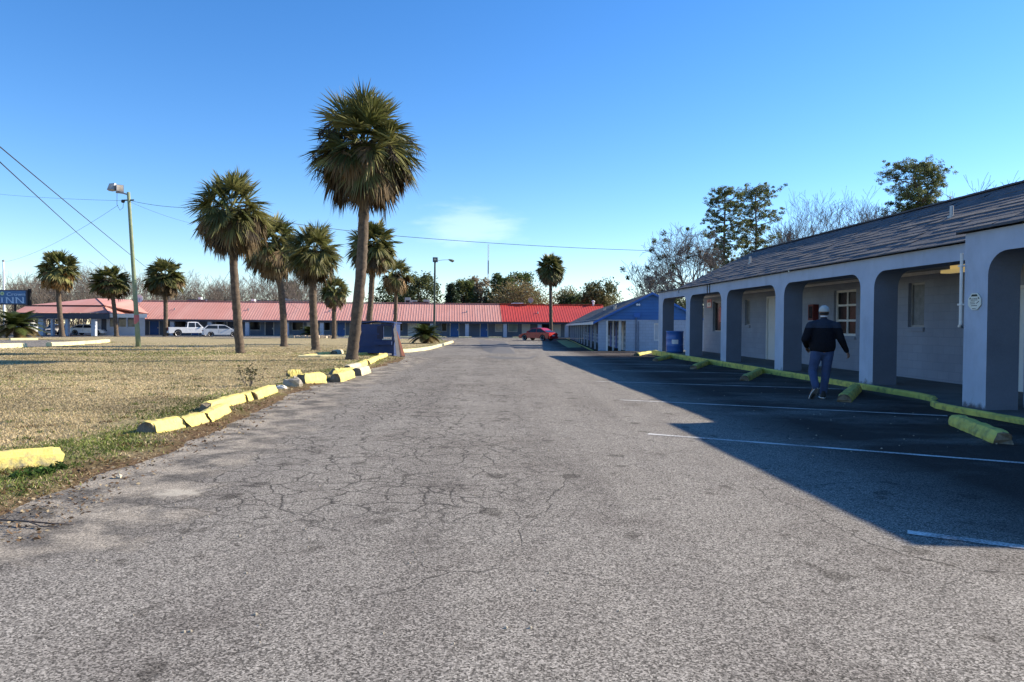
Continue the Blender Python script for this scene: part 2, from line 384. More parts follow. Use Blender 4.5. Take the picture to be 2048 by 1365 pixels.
# -- grass blades (short, mostly dry) over the part of the lawn one can resolve
rs = np.random.RandomState(5); n = 500000
yy = 4.2*np.exp(rs.rand(n)*math.log(62/4.2)); uu = rs.uniform(-600, 860, n)
xx = (uu-1024)/F*yy
sdv = lsd(xx, yy); k = (sdv > .02) & (rs.rand(n) < np.clip(-.26+sdv*1.1*(.85+.7*fbm(xx, yy, 2.6)), .05, 1)*np.clip((62-yy)/34, 0, 1)); xx, yy, sdv = xx[k], yy[k], sdv[k]; n = len(xx)
gp = fbm(xx, yy, .5)+.6*fbm(xx+9, yy-4, 2.)
edgeg = 1.5*np.exp(-((sdv-.95)/.6)**2)
pg = np.clip(.02+.18*gp+.5*np.exp(-((yy-31)/5)**2)*np.clip(.4+fbm(xx*.4, yy, .9), 0, 1)+.75*edgeg*np.clip(.5+1.2*fbm(xx, yy, 1.3), 0, 1), .03, .85); isg = rs.rand(n) < pg
h = rs.uniform(.010, .034, n)*np.where(isg, 1.15, 1.)*(1+.012*yy); wd = (.0028+.0007*yy)*rs.uniform(.7, 1.3, n)
az = rs.uniform(0, 6.28, n); ln_ = rs.uniform(.3, 1.5, n)*h; az2 = rs.uniform(0, 6.28, n)
zz = lz(xx, yy)-.004
A = np.stack([xx-np.cos(az)*wd, yy-np.sin(az)*wd, zz], 1); B = np.stack([xx+np.cos(az)*wd, yy+np.sin(az)*wd, zz], 1)
C_ = np.stack([xx+np.cos(az2)*ln_, yy+np.sin(az2)*ln_, zz+h], 1)
lowf = np.clip(1+.32*fbm(xx*.5, yy, .7)+.30*fbm(xx*.6+5, yy, 2.3), .45, 1.3)[:, None]
V = np.stack([A, B, C_], 1).reshape(-1, 3); Fq = np.arange(3*n).reshape(-1, 3)
t = rs.rand(n)[:, None]
cg = np.where(isg[:, None], np.array([.08, .12, .022])*(1-t)+np.array([.24, .27, .07])*t, np.array([.35, .275, .15])*(1-t)+np.array([.58, .475, .285])*t)
tag(np_mesh('grass', V, Fq, M['leaf'], np.repeat(cg*lowf, 3, 0)), kind='stuff')
# clumps of weed and stray leaves over the lawn
nc = 1300; yc = 5*np.exp(rs.rand(nc)*math.log(52/5)); uc = rs.uniform(-500, 860, nc); xc = (uc-1024)/F*yc; sc0 = lsd(xc, yc); kk = (sc0 > .35) & (rs.rand(nc) < np.where(sc0 < 2, .8, .32)); xc, yc = xc[kk], yc[kk]; m_ = 26; nc = len(xc)
xx = np.repeat(xc, m_)+rs.normal(size=nc*m_)*.07; yy = np.repeat(yc, m_)+rs.normal(size=nc*m_)*.07; zz = lz(xx, yy); a = rs.uniform(0, 6.28, nc*m_); r0_ = rs.uniform(.02, .05, nc*m_); w0_ = rs.uniform(.006, .012, nc*m_)*(1+.03*yy); hh_ = rs.uniform(.012, .045, nc*m_)
V = np.stack([np.stack([xx-np.sin(a)*w0_, yy+np.cos(a)*w0_, zz], 1), np.stack([xx+np.sin(a)*w0_, yy-np.cos(a)*w0_, zz], 1), np.stack([xx+np.cos(a)*r0_, yy+np.sin(a)*r0_, zz+hh_], 1)], 1).reshape(-1, 3)
cw = np.repeat(np.where(rs.rand(nc)[:, None] < .6, np.array([[.10, .13, .03]]), np.array([[.17, .11, .05]])), m_, 0)*rs.uniform(.6, 1.4, nc*m_)[:, None]
tag(np_mesh('weeds', V, np.arange(len(V)).reshape(-1, 3), M['leaf'], np.repeat(cw, 3, 0)), kind='stuff')
# fallen leaves and crumbs of soil along the ragged edge
n = 26000; yy = 4.2*np.exp(rs.rand(n)*math.log(34/4.2)); uu = rs.uniform(-60, 860, n); xx = (uu-1024)/F*yy; sdv = lsd(xx, yy)
k = (sdv > -.25) & (sdv < 1.5) & (rs.rand(n) < np.exp(-np.abs(sdv-.25)/.45)); xx, yy, sdv = xx[k], yy[k], sdv[k]; n = len(xx)
zz = np.maximum(lz(xx, yy), gz(xx, yy))+rs.uniform(.002, .012, n); sz = rs.uniform(.005, .017, n)*(1+yy*.05); a = rs.uniform(0, 6.28, n); e1_ = np.stack([np.cos(a)*sz, np.sin(a)*sz, rs.normal(size=n)*sz*.3], 1); e2_ = np.stack([-np.sin(a)*sz*.5, np.cos(a)*sz*.5, rs.normal(size=n)*sz*.3], 1)
P0 = np.stack([xx, yy, zz], 1); V = np.stack([P0-e1_, P0+e2_, P0+e1_, P0-e2_], 1).reshape(-1, 3); t = rs.rand(n)[:, None]
cl = np.where(rs.rand(n)[:, None] < .8, np.array([.05, .03, .015])*(1-t)+np.array([.24, .15, .08])*t, np.array([.4, .32, .2]))
tag(np_mesh('leaf_litter', V, np.arange(4*n).reshape(-1, 4), M['leaf'], np.repeat(cl, 4, 0)), kind='stuff')

# -- darker repair patch on the lot
m = simple('dark_patch', (.118, .111, .103), .9, .25, 1.2, .4, fine=60)
pa = [(958,680),(1008,683),(1028,695),(1030,707),(1075,712),(1062,718),(1000,719),(972,714),(966,700)]
mb = MB(); pts = [G(*p, .004) for p in pa]; mb.add(pts, [tuple(range(len(pts)))]); tag(mb.build('asphalt_patch', m), kind='structure')

# -- worn white stall lines
m, nt, b = new_mat('worn_line_paint'); P = pos(nt)
k = ramp(nt, mth(nt, 'ADD', mth(nt, 'MULTIPLY', noise(nt, P, 55, 4, .7), .6), mth(nt, 'MULTIPLY', noise(nt, P, 2.5, 5), .4)), [(.40, 0.), (.56, 1.)])
L(nt, mix(nt, k, (.13, .125, .12), (.66, .65, .62)), b.inputs['Base Color']); b.inputs['Roughness'].default_value = .85
def stripe(p, q, wd):
    a, c = G(*p, .004), G(*q, .004); d = c-a; ln2 = np.hypot(d[0], d[1]); n_ = np.array([-d[1], d[0], 0])/ln2*wd/2
    mb = MB(); K = 14; V = []; Fs = []
    for i in range(K+1):
        t = i/K; c0 = a+d*t; j = random.uniform(.82, 1.12)
        V += [c0+n_*j, c0-n_*j]
        if i: Fs.append((2*i-2, 2*i-1, 2*i+1, 2*i))
    mb.add(V, Fs); tag(mb.build('parking_line', m), kind='structure')
stripe((1296,868),(2200,938),.10); stripe((1240,800),(1895,832),.10); stripe((1193,763),(1700,779),.10)
stripe((1223,741),(1560,749),.10); stripe((1184,727),(1480,733.5),.10); stripe((1815,1064),(2400,1140),.11)
# ------------------------------------------------------------------ near motel wing
phi = math.atan((1024-957)/F); e_d = np.array([math.cos(phi), math.sin(phi), 0]); e_s = np.array([-math.sin(phi), math.cos(phi), 0])
D0, S0, RISE = 8.85, 7.0, .0056
def TN(d, s, z): return (d-D0, s-S0, z+RISE*s)
def NBs(u, v, D):
    d = ray(u, v); t = D/(d@e_d); s = t*(d@e_s); return s, CAMZ+t*d[2]-RISE*s
def NW(d, s, z): return tuple(e_d*d+e_s*s+np.array([0, 0, z+RISE*s]))
nb = thing('motel_wing', 'long grey stucco motel wing with square arches and a shingle roof, nearest on the right', 'motel building', tuple(e_d*D0+e_s*S0), phi)
# materials
m, nt, b = new_mat('blue_grey_stucco'); v = objc(nt)
n1 = noise(nt, v, 1.2, 6, .6); n2 = noise(nt, v, 45, 4, .7)
col = ramp(nt, n1, [(.3, (.34, .40, .505)), (.7, (.43, .50, .615))])
st = noise(nt, stretch(nt, v, (1.2, 1.2, .5)), 1.5, 6, .7)
col = mix(nt, ramp(nt, st, [(.52, 0.), (.8, .35)]), col, (.17, .18, .205))
sx = nt.nodes.new('ShaderNodeSeparateXYZ'); L(nt, v, sx.inputs[0])
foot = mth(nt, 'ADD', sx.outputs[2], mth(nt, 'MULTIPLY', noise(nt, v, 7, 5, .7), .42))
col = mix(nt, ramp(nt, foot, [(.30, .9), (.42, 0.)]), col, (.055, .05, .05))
L(nt, col, b.inputs['Base Color']); b.inputs['Roughness'].default_value = .85; bump(nt, b, mth(nt, 'ADD', n2, n1), .35, .012)
M['stucco'] = m
def blockwall(name, c, sw, sc=1., mort=.55):
    m, nt, b = new_mat(name); v = objc(nt)
    sx = nt.nodes.new('ShaderNodeSeparateXYZ'); L(nt, v, sx.inputs[0]); cx = nt.nodes.new('ShaderNodeCombineXYZ')
    L(nt, sx.outputs[sw], cx.inputs[0]); L(nt, sx.outputs[2], cx.inputs[1])
    bt = nt.nodes.new('ShaderNodeTexBrick'); bt.inputs['Scale'].default_value = 1; bt.inputs['Brick Width'].default_value = .4*sc; bt.inputs['Row Height'].default_value = .2*sc
    bt.inputs['Mortar Size'].default_value = .006; bt.inputs['Mortar Smooth'].default_value = .3
    bt.inputs['Color1'].default_value = rgb([x*.95 for x in c]); bt.inputs['Color2'].default_value = rgb([x*1.05 for x in c]); bt.inputs['Mortar'].default_value = rgb([x*mort for x in c])
    L(nt, cx.outputs[0], bt.inputs['Vector'])
    col = mix(nt, ramp(nt, noise(nt, v, 1.1, 6, .65), [(.4, 0.), (.7, .5)]), bt.outputs['Color'], [x*.7 for x in c])
    L(nt, col, b.inputs['Base Color']); b.inputs['Roughness'].default_value = .8
    bump(nt, b, mth(nt, 'ADD', mth(nt, 'MULTIPLY', bt.outputs['Fac'], -1.), mth(nt, 'MULTIPLY', noise(nt, v, 60, 3), .4)), .4, .008)
    return m
M['block'] = blockwall('painted_block', (.26, .29, .355), 1, mort=.8)
m, nt, b = new_mat('asphalt_shingle'); v = objc(nt)
sx = nt.nodes.new('ShaderNodeSeparateXYZ'); L(nt, v, sx.inputs[0]); cx = nt.nodes.new('ShaderNodeCombineXYZ'); L(nt, sx.outputs[1], cx.inputs[0]); L(nt, sx.outputs[0], cx.inputs[1])
bt = nt.nodes.new('ShaderNodeTexBrick'); bt.inputs['Scale'].default_value = 1; bt.inputs['Brick Width'].default_value = .33; bt.inputs['Row Height'].default_value = .17
bt.inputs['Mortar Size'].default_value = .008; bt.inputs['Color1'].default_value = (.045, .046, .055, 1); bt.inputs['Color2'].default_value = (.105, .105, .115, 1); bt.inputs['Mortar'].default_value = (.03, .03, .034, 1); bt.inputs['Bias'].default_value = -.1
L(nt, cx.outputs[0], bt.inputs['Vector'])
col = mix(nt, ramp(nt, noise(nt, v, .7, 5, .6), [(.4, 0.), (.7, .5)]), bt.outputs['Color'], (.06, .058, .06))
col = mix(nt, .35, col, ramp(nt, noise(nt, v, 120, 2), [(.3, (.03, .03, .035)), (.7, (.2, .2, .21))]))
L(nt, col, b.inputs['Base Color']); b.inputs['Roughness'].default_value = .92; bump(nt, b, noise(nt, v, 90, 3), .5, .006)
M['shingle'] = m
M['ceil'] = simple('porch_ceiling_paint', (.42, .39, .34), .8, .15, 2)
M['trim'] = simple('white_trim', (.70, .69, .66), .6, .1, 3, dirt=(.5, .47, .42), dirt_amt=.4)
M['door_white'] = simple('white_door', (.66, .67, .66), .5, .08, 2)
M['pane'] = glassy('window_pane', (.012, .014, .018), .15); M['pane'].node_tree.nodes['Principled BSDF'].inputs['Specular IOR Level'].default_value = .2
M['curtain'] = simple('grey_curtain', (.20, .21, .22), .8, .3, 6)
M['redcloth'] = simple('pink_blind', (.55, .17, .15), .8, .2, 5)
M['warm'] = emis('lit_porch_lamp', (.75, .56, .22), .22)

def arch_outline(s0, s1, zt, zb, zl, opens, r=.42):
    P = [(s0, zb), (s0, zt), (s1, zt), (s1, zb)]
    for a, c in sorted(opens, reverse=True):       # from high s to low s along the bottom
        Q = [(c, zb)]
        for k in range(9):
            t = math.pi/2*k/8; Q.append((c-r+r*math.cos(t), zl-r*.85+r*.85*math.sin(t)))
        for k in range(9):
            t = math.pi/2*k/8; Q.append((a+r-r*math.sin(t), zl-r*.85+r*.85*math.cos(t)))
        Q.append((a, zb)); P += Q
    return P
colL = [NBs(u, v, 8.85)[0] for u, v in ((1718,759),(1549,732),(1441,716),(1371,702),(1316.5,697))]   # far edge of each pier in s
colR = [NBs(u, v, 8.85)[0] for u, v in ((1745,764),(1566,735.5),(1452,718),(1379,703.5),(1324.5,698.5))]
c1a = NBs(1924.5, 800, 8.15)[0]; c1b = NBs(1971, 806, 8.15)[0]
CW = .57
opens = [(12.2, colL[0]-CW)]+[(colL[i], colR[i+1]) for i in range(4)]
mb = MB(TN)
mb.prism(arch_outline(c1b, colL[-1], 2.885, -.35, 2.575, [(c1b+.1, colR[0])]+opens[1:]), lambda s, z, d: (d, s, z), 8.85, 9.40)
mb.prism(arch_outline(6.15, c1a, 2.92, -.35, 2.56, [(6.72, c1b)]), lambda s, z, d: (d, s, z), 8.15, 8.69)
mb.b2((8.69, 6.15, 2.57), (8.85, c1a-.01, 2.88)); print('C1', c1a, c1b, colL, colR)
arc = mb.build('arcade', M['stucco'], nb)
M['slate'] = simple('slate_reveal', (.135, .16, .205), .85, .15, 1.5, .3)
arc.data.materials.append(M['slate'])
for q in arc.data.polygons:  # arch sides and undersides take the darker slate colour
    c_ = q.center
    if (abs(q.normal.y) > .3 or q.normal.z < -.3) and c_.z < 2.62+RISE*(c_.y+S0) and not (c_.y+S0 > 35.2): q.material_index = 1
# rear wall with openings
def wall_open(mb, s0, s1, z0, z1, ops, d, dep, ax=lambda s, d, z: (d, s, z)):
    S = sorted({s0, s1, *[o[0] for o in ops], *[o[1] for o in ops]}); Z = sorted({z0, z1, *[o[2] for o in ops], *[o[3] for o in ops]})
    for a, c in zip(S, S[1:]):
        for e, g in zip(Z, Z[1:]):
            x, z = (a+c)/2, (e+g)/2
            if any(o[0] < x < o[1] and o[2] < z < o[3] for o in ops): continue
            mb.quad(ax(a, d, e), ax(c, d, e), ax(c, d, g), ax(a, d, g))
    for a, c, e, g in ops:
        for p, q in (((a, e), (c, e)), ((c, e), (c, g)), ((c, g), (a, g)), ((a, g), (a, e))):
            mb.quad(ax(p[0], d, p[1]), ax(q[0], d, q[1]), ax(q[0], d+dep, q[1]), ax(p[0], d+dep, p[1]))
DW = 10.9
def wb(u0, v0, u1, v1):
    a = NBs(u0, v0, DW); c = NBs(u1, v1, DW); return [min(a[0], c[0]), max(a[0], c[0]), min(a[1], c[1]), max(a[1], c[1])]
w_grid = wb(1668, 582, 1711, 673); w_blk = wb(1817, 567, 1848, 655); w_nar = wb(1490, 600, 1500, 651); w_red = wb(1426, 604, 1446, 664)
dr = wb(1534, 594, 1556, 712); dr[2] = .05
dr2 = wb(2033, 540, 2080, 690); dr2[2] = .05; dr2[3] = 2.2
mb = MB(TN); wall_open(mb, 6.95, 34.5, -.1, 2.74, [w_grid, w_blk, w_nar, w_red, dr, dr2], DW, .16)
mb.b2((DW+.01, 34.42, -.1), (15.2, 34.5, 2.74)); mb.b2((15.2, 6.95, -.3), (15.3, 34.5, 2.74))
mb.build('wall', M['block'], nb)
def window(par, T, o, d, mat, sill=True, frame=None, fr=.05):
    a, c, e, g = o; mb = MB(T)
    for p, q in (((a, e), (a+fr, g)), ((c-fr, e), (c, g)), ((a+fr, e), (c-fr, e+fr)), ((a+fr, g-fr), (c-fr, g))):
        mb.b2((d+.08, p[0], p[1]), (d+.13, q[0], q[1]))
    if frame:
        nx, nz = frame
        for i in range(1, nx): x = a+(c-a)*i/nx; mb.b2((d+.085, x-.025, e+fr), (d+.128, x+.025, g-fr))
        for j in range(1, nz):
            z = e+(g-e)*j/nz
            mb.b2((d+.09, a+fr, z-.03), (d+.126, c-fr, z+.03))
    w = mb.build('window', M['trim'] if frame else M['steel'], par)
    mb = MB(T); mb.quad((d+.12, a+fr, e+fr), (d+.12, c-fr, e+fr), (d+.12, c-fr, g-fr), (d+.12, a+fr, g-fr)); mb.build('pane', mat, w)
    if sill:
        mb = MB(T); mb.b2((d-.05, a-.03, e-.1), (d+.08, c+.03, e-.002)); mb.build('sill', M['block'], w)
    return w
window(nb, TN, w_grid, DW, M['pane'], True, (2, 3), .07)
window(nb, TN, w_blk, DW, M['curtain']); window(nb, TN, w_nar, DW, M['curtain'])
wr = window(nb, TN, w_red, DW, M['pane'])
mb = MB(TN); a, c, e, g = w_red; mb.b2((DW+.07, a+.05, e+(g-e)*.32), (DW+.079, a+(c-a)*.5, g-(g-e)*.2)); mb.build('blind', M['redcloth'], wr)
def door(par, T, o, d, mat, fmat, fr=.06):
    a, c, e, g = o; mb = MB(T)
    mb.b2((d-.02, a-.001, e), (d+.1, a+fr, g)); mb.b2((d-.02, c-fr, e), (d+.1, c+.001, g)); mb.b2((d-.02, a+fr, g-fr), (d+.1, c-fr, g+.001))
    f = mb.build('door_frame', fmat, par)
    mb = MB(T); mb.b2((d+.04, a+fr, e), (d+.09, c-fr, g-fr))
    x0, x1, z0, z1 = a+fr+.12, c-fr-.12, e+.15, g-fr-.15; zm = (z0+z1)/2
    for q0, q1 in ((z0, zm-.06), (zm+.06, z1)): mb.b2((d+.032, x0, q0), (d+.042, x1, q1))
    dd = mb.build('door', mat, par)
    mb = MB(T); mb.lathe([(.012, 0), (.012, -.05), (.03, -.052), (.03, -.075)], 10, (d+.04, a+fr+.08, e+.95), 'x'); mb.build('handle', M['steel'], dd)
    return dd
door(nb, TN, dr, DW, M['door_white'], M['trim']); door(nb, TN, dr2, DW, M['door_white'], M['trim'])
mb = MB(TN); mb.b2((9.40, 7.0, 2.70), (DW-.001, 35.4, 2.78)); mb.b2((8.69, 7.0, 2.72), (9.40, 12.1, 2.80)); mb.build('porch_ceiling', M['ceil'], nb)
mb = MB(TN); mb.b2((DW-.05, 7.0, 2.62), (DW-.002, 34.5, 2.698)); mb.build('trim_strip', M['trim'], nb)
# roof: stepped shingle courses
mb = MB(TN)
def roof_plane(mb, s0, s1, d0, z0, d1, z1, n, lift=.016):
    for i in range(n):
        a, c = i/n, (i+1)/n
        da, dc = d0+(d1-d0)*a, d0+(d1-d0)*c; za, zc = z0+(z1-z0)*a, z0+(z1-z0)*c
        K = max(1, int((s1-s0)/.66)); cut = [s0+(s1-s0)*k/K+(random.uniform(-.2, .2) if 0 < k < K else 0) for k in range(K+1)]
        for p_, q_ in zip(cut, cut[1:]):
            j1 = random.uniform(.25, 1.25)*lift; dj = random.uniform(-.012, .012)
            mb.quad((da+dj, p_, za+j1), (da+dj, q_, za+j1), (dc, q_, zc+.001), (dc, p_, zc+.001))
            mb.quad((da+dj, p_, za-.012), (da+dj, q_, za-.012), (da+dj, q_, za+j1), (da+dj, p_, za+j1))
roof_plane(mb, 6.0, 31.6, 8.72, 2.905, 12.15, 4.59, 15)
roof_plane(mb, 6.0, c1a+.05, 8.02, 2.945, 9.20, 3.155, 5)
mb.quad((12.15, 6.0, 4.592), (12.15, 31.6, 4.592), (15.7, 31.6, 2.83), (15.7, 6.0, 2.83))
for i in range(86):
    s = 6.0+i*.2965; mb.b2((12.03, s, 4.575), (12.27, s+.30, 4.612+.004*(i % 2)))
mb.b2((8.76, 31.6, 2.884), (11.2, 35.6, 2.93))
mb.quad((8.02, c1a+.05, 2.95), (9.2, c1a+.05, 3.155), (9.2, c1a+.05, 3.1), (8.02, c1a+.05, 2.9))
roof = mb.build('roof', M['shingle'], nb)
mb = MB(TN)
for s, nm_ in ((6.5, 'gable_wall'), (31.5, 'gable_wall')):
    mb = MB(TN)
    mb.prism([(8.8, 2.74), (15.3, 2.74), (15.3, 2.98), (12.15, 4.55), (8.8, 2.90)], lambda d, z, h: (d, h, z), s, s+.08)
    mb.build(nm_, M['stucco'], nb)
for u, v, hh in ((1903, 434, .24), (1500, 527, .26)):
    d_ = ray(u, v); best = None
    for D in np.linspace(8.8, 12.1, 400):
        s, z = NBs(u, v, D)
        if best is None or abs(z-(2.905+.491*(D-8.72))) < best[0]: best = (abs(z-(2.905+.491*(D-8.72))), D, s, z)
    _, D, s, z = best; mb = MB(TN)
    mb.lathe([(.08, -.06), (.08, .02), (.04, .03), (.04, hh), (.03, hh+.005)], 14, (D, s, z)); mb.build('roof_vent', M['steel'], roof)
# lamps under the porch ceiling
s, z = NBs(1915, 523, 9.9); mb = MB(TN); mb.b2((10.2, s-.1, 2.53), (10.42, s+1.0, 2.60)); mb.b2((10.28, s+.1, 2.601), (10.34, s+.8, 2.699)); mb.build('ceiling_light', M['warm'], nb)
s, z = NBs(1706, 551, 9.9); mb = MB(TN); mb.lathe([(.02, -.17), (.12, -.15), (.15, -.10), (.16, -.07), (.06, -.06), (.06, -.001)], 20, (10.3, s, 2.70)); mb.build('ceiling_light', M['warm'], nb)
s = NBs(1420, 575, 8.85)[0]
for k in (0, .28): mb = MB(TN); mb.tube([(8.835, s+k, 2.88), (8.83, s+k-.01, 2.7), (8.84, s+k, 2.55)], .018, 6); mb.build('cable', M['wire'], nb)
s1, z1 = NBs(1931, 515, 8.13); s2, z2 = NBs(1929, 653, 8.13)
mb = MB(TN); mb.tube([(8.12, c1a+.04, 2.6), (8.12, c1a+.04, z2+.03), (8.12, c1a+.07, z2), (8.4, c1a+.35, z2-.01)], .025, 8)
for k in (.35, 1.0): mb.b2((8.09, c1a-.01, z2+k), (8.16, c1a+.09, z2+k+.03))
pp = mb.build('pipe', M['trim'], nb)
mb = MB(TN); mb.lathe([(.02, 0), (.06, .01), (.06, .05), (.02, .06)], 12, (8.46, c1a+.4, z2-.04)); mb.b2((8.4, c1a+.3, z2-.03), (8.52, c1a+.46, z2+.02)); mb.build('valve', simple('rusty_valve', (.22, .07, .05), .7, .3), pp)
# walkway and kerb
kerb = [(8.76, 36.0), (8.76, 14.0), (8.66, 13.4), (8.42, 12.95), (8.14, 12.6), (7.98, 12.2), (7.93, 11.6), (7.93, 4.6)]
def offs(P, o):
    Q = []
    for i in range(len(P)):
        a, c = np.array(P[max(i-1, 0)]), np.array(P[min(i+1, len(P)-1)]); t = (c-a)/np.linalg.norm(c-a); Q.append((P[i][0]-t[1]*o, P[i][1]+t[0]*o))
    return Q
ko = offs(kerb, .08)
mb = MB()
def WN(d, s, z): return NW(d, s, z)
n = len(kerb); V = []; KD = []
def dens(P):
    Q = []
    for a, c in zip(P, P[1:]):
        k = max(1, int(math.hypot(c[0]-a[0], c[1]-a[1])/.35))
        Q += [(a[0]+(c[0]-a[0])*i/k, a[1]+(c[1]-a[1])*i/k) for i in range(k)]
    return Q+[P[-1]]
ka = dens(kerb); kb = offs(ka, .08)
for (d1, s1), (d2, s2) in zip(ka, kb):
    j = random.uniform(-.012, .012); jz = random.uniform(-.012, .008)
    g1 = NW(d1, s1, 0); V += [(g1[0]+j, g1[1], -.05), (g1[0]+j, g1[1], g1[2]+.015+jz), NW(d1+.025, s1, .036+jz*.6), NW(d2, s2, .034), NW(d2, s2, -.3)]
Fs = [(i*5+k, i*5+k+1, i*5+k+6, i*5+k+5) for i in range(len(ka)-1) for k in range(4)]+[(0, 1, 2, 3, 4), tuple((len(ka)-1)*5+k for k in (4, 3, 2, 1, 0))]
mb.add(V, Fs); tag(mb.build('kerb', M['yellow_old']), kind='structure')
mb = MB(); P2 = [(d, s) for d, s in kb]+[(11.0, 4.6), (11.0, 36.0)]
mb.add([NW(d, s, .030+.012*(d-8.8)) for d, s in P2], [tuple(range(len(P2)))]); mb.add([NW(d, s, -.3) for d, s in P2], [])
tag(mb.build('walkway', simple('walkway_concrete', (.115, .12, .11), .85, .3, 1.2, .4, dirt=(.07, .065, .055), dirt_amt=.7)), kind='structure')
# things on the wall
a = wb(1624, 610, 1641, 641); mb = MB()
t = thing('extinguisher_cabinet', 'red fire extinguisher cabinet on the block wall left of the white grid window', 'fire cabinet', NW(DW-.005, (a[0]+a[1])/2, a[2]), phi)
wd = .36; hh = a[3]-a[2]
mb = MB(); mb.b2((-.18, -wd/2, 0), (0, wd/2, hh)); mb.build('cabinet', simple('red_enamel', (.13, .016, .014), .4, .2), t)
mb = MB(); mb.b2((-.186, -wd/2+.05, .06), (-.181, wd/2-.05, hh-.06)); mb.build('glass_panel', M['pane'], t)
a = wb(1415, 600, 1423.5, 615.5)
t = thing('notice_sign', 'small white notice with a red border on the far end of the block wall', 'sign', NW(DW-.005, (a[0]+a[1])/2, a[2]), phi)
wd = a[1]-a[0]; hh = a[3]-a[2]
mb = MB(); mb.b2((-.02, -wd/2, 0), (0, wd/2, hh)); mb.build('board', simple('pale_red_board', (.62, .25, .24), .5, .15), t)
mb = MB(); mb.b2((-.024, -wd/2+.06, .05), (-.0202, wd/2-.06, hh*.62)); mb.build('panel', M['white'], t)
mb = MB(); mb.b2((-.027, -.05, .1), (-.0242, .03, hh*.5)); mb.b2((-.027, -.1, hh*.75), (-.0202, .1, hh*.85)); mb.build('mark', M['dark'], t)
# octagonal warning sign on the nearest pier
s0, z0 = NBs(1938.5, 604, 8.15); s1, z1 = NBs(1964, 604, 8.15); sc = (s0+s1)/2; zt = NBs(1951, 587, 8.15)[1]; zb = NBs(1951, 620, 8.15)[1]
W2 = abs(s0-s1)/2; H2 = (zt-zb)/2
t = thing('warning_sign', 'white octagonal warning sign with black lettering on the nearest stucco pier', 'sign', NW(8.14, sc, (zt+zb)/2), phi)
oc = [(.42, -1), (1, -.45), (1, .35), (.45, 1), (-.45, 1), (-1, .35), (-1, -.45), (-.42, -1)]
mb = MB(); mb.prism([(x*W2, z*H2) for x, z in oc], lambda y, z, h: (h, y, z), -.012, 0); mb.build('plate', simple('sign_white', (.66, .68, .60), .5, .06), t)
mb = MB(); Yf = -.0145
def mark(poly): mb.prism([(-x*W2, z*H2) for x, z in poly], lambda y, z, h: (h, y, z), Yf, -.0122)
mark([(-.52, .62), (.52, .62), (.36, .86), (-.36, .86)]); mark([(-.82, .3), (-.58, .3), (-.58, .5), (-.64, .5)]); mark([(.58, .3), (.82, .3), (.64, .52), (.58, .52)])
mark([(.3, -.24), (.36, -.28), (.76, -.02), (.70, .04)])
for z, x0, x1 in ((.33, -.5, .5), (.17, -.55, .5), (-.06, -.65, .1), (-.27, -.6, .12), (-.5, -.48, .45), (-.85, -.3, .25)):
    x = x0
    while x < x1-.05:
        k = random.uniform(.06, .2); mark([(x, z-.035), (min(x+k, x1), z-.035), (min(x+k, x1), z+.035), (x, z+.035)]); x += k+.04
mb.build('lettering', simple('sign_black', (.02, .025, .02), .6, .2), t)

# ------------------------------------------------------------------ wheel stops and kerb blocks
M['broken'] = simple('broken_concrete_end', (.20, .16, .11), .95, .5, 9, 1.)
def stop(name, label, p, q, wd, h, mat, cat='wheel stop', group=None, rag=.013, top=.55, world=False, z0=None, seg=13):
    a, c = (np.array(p, float), np.array(q, float)) if world else (G(*p), G(*q))
    if z0 is not None: a[2] += z0; c[2] += z0
    d = c-a; Ln = np.linalg.norm(d); d /= Ln; base = (a+c)/2
    prof = [(-.5, 0), (-.49, .3), (-.40, .72), (-top/2, .95), (0, 1), (top/2, .95), (.40, .72), (.49, .3), (.5, 0)]
    V = []; k = len(prof); nseg = seg
    for i in range(nseg+1):
        t = (i/nseg-.5)*Ln
        for x, z in prof:
            j = rag if 0 < i < nseg else rag*2.2
            sk = 1. if 0 < i < nseg else .93
            V.append((t+random.uniform(-j, j)*(2. if i in (0, nseg) else .3), x*wd*sk+random.uniform(-rag, rag)*.6, z*h*sk+(random.uniform(-rag, rag)*.6 if z > .1 else -.02)))
    Fs = [(i*k+e, i*k+e+1, (i+1)*k+e+1, (i+1)*k+e) for i in range(nseg) for e in range(k-1)]+[tuple(range(k)), tuple(range(nseg*k, nseg*k+k))[::-1]]
    mb = MB(); mb.add(V, Fs); o = mb.build(name, mat, None); o.data.materials.append(M['broken'])
    for q in o.data.polygons[-2:]: q.material_index = 1
    o.location = base; rz = math.atan2(d[1], d[0]); o.rotation_euler = (0, -math.asin(max(-1, min(1, d[2]))), rz)
    return tag(o, label, cat, group)
g = 'yellow wheel stops along the walkway'
stop('wheel_stop', 'chipped yellow wheel stop lying askew in the stall nearest the camera', (1914,850), (2008,889), .24, .155, M['yellow_old'], group=g, rag=.014)
stop('wheel_stop', 'yellow wheel stop just right of the walking man', (1688,805), (1712,781), .26, .16, M['yellow_old'], group=g)
stop('wheel_stop', 'yellow wheel stop left of the walking man, nearest to him on that side', (1489,762), (1524,744), .25, .15, M['yellow_old'], group=g)
stop('wheel_stop', 'yellow wheel stop in the third stall beyond the walking man, second to his left', (1387,739), (1428,723), .25, .15, M['yellow_old'], group=g)
stop('wheel_stop', 'yellow wheel stop just before the arch with the blue drum', (1311,723), (1362,711), .25, .14, M['yellow_old'], group=g)
stop('wheel_stop', 'farthest yellow wheel stop, half in sun at the end of the wing', (1272,712.5), (1312,704.5), .25, .14, M['yellow_old'], group=g)
g = 'yellow kerb blocks along the lawn edge'
Y = M['yellow']; PC = M['pale_concrete']
def blk(label, p, q, wd=.24, h=.19, mat=Y, **k): return stop('kerb_block', label, p, q, wd, h, mat, 'kerb block', g, **k)
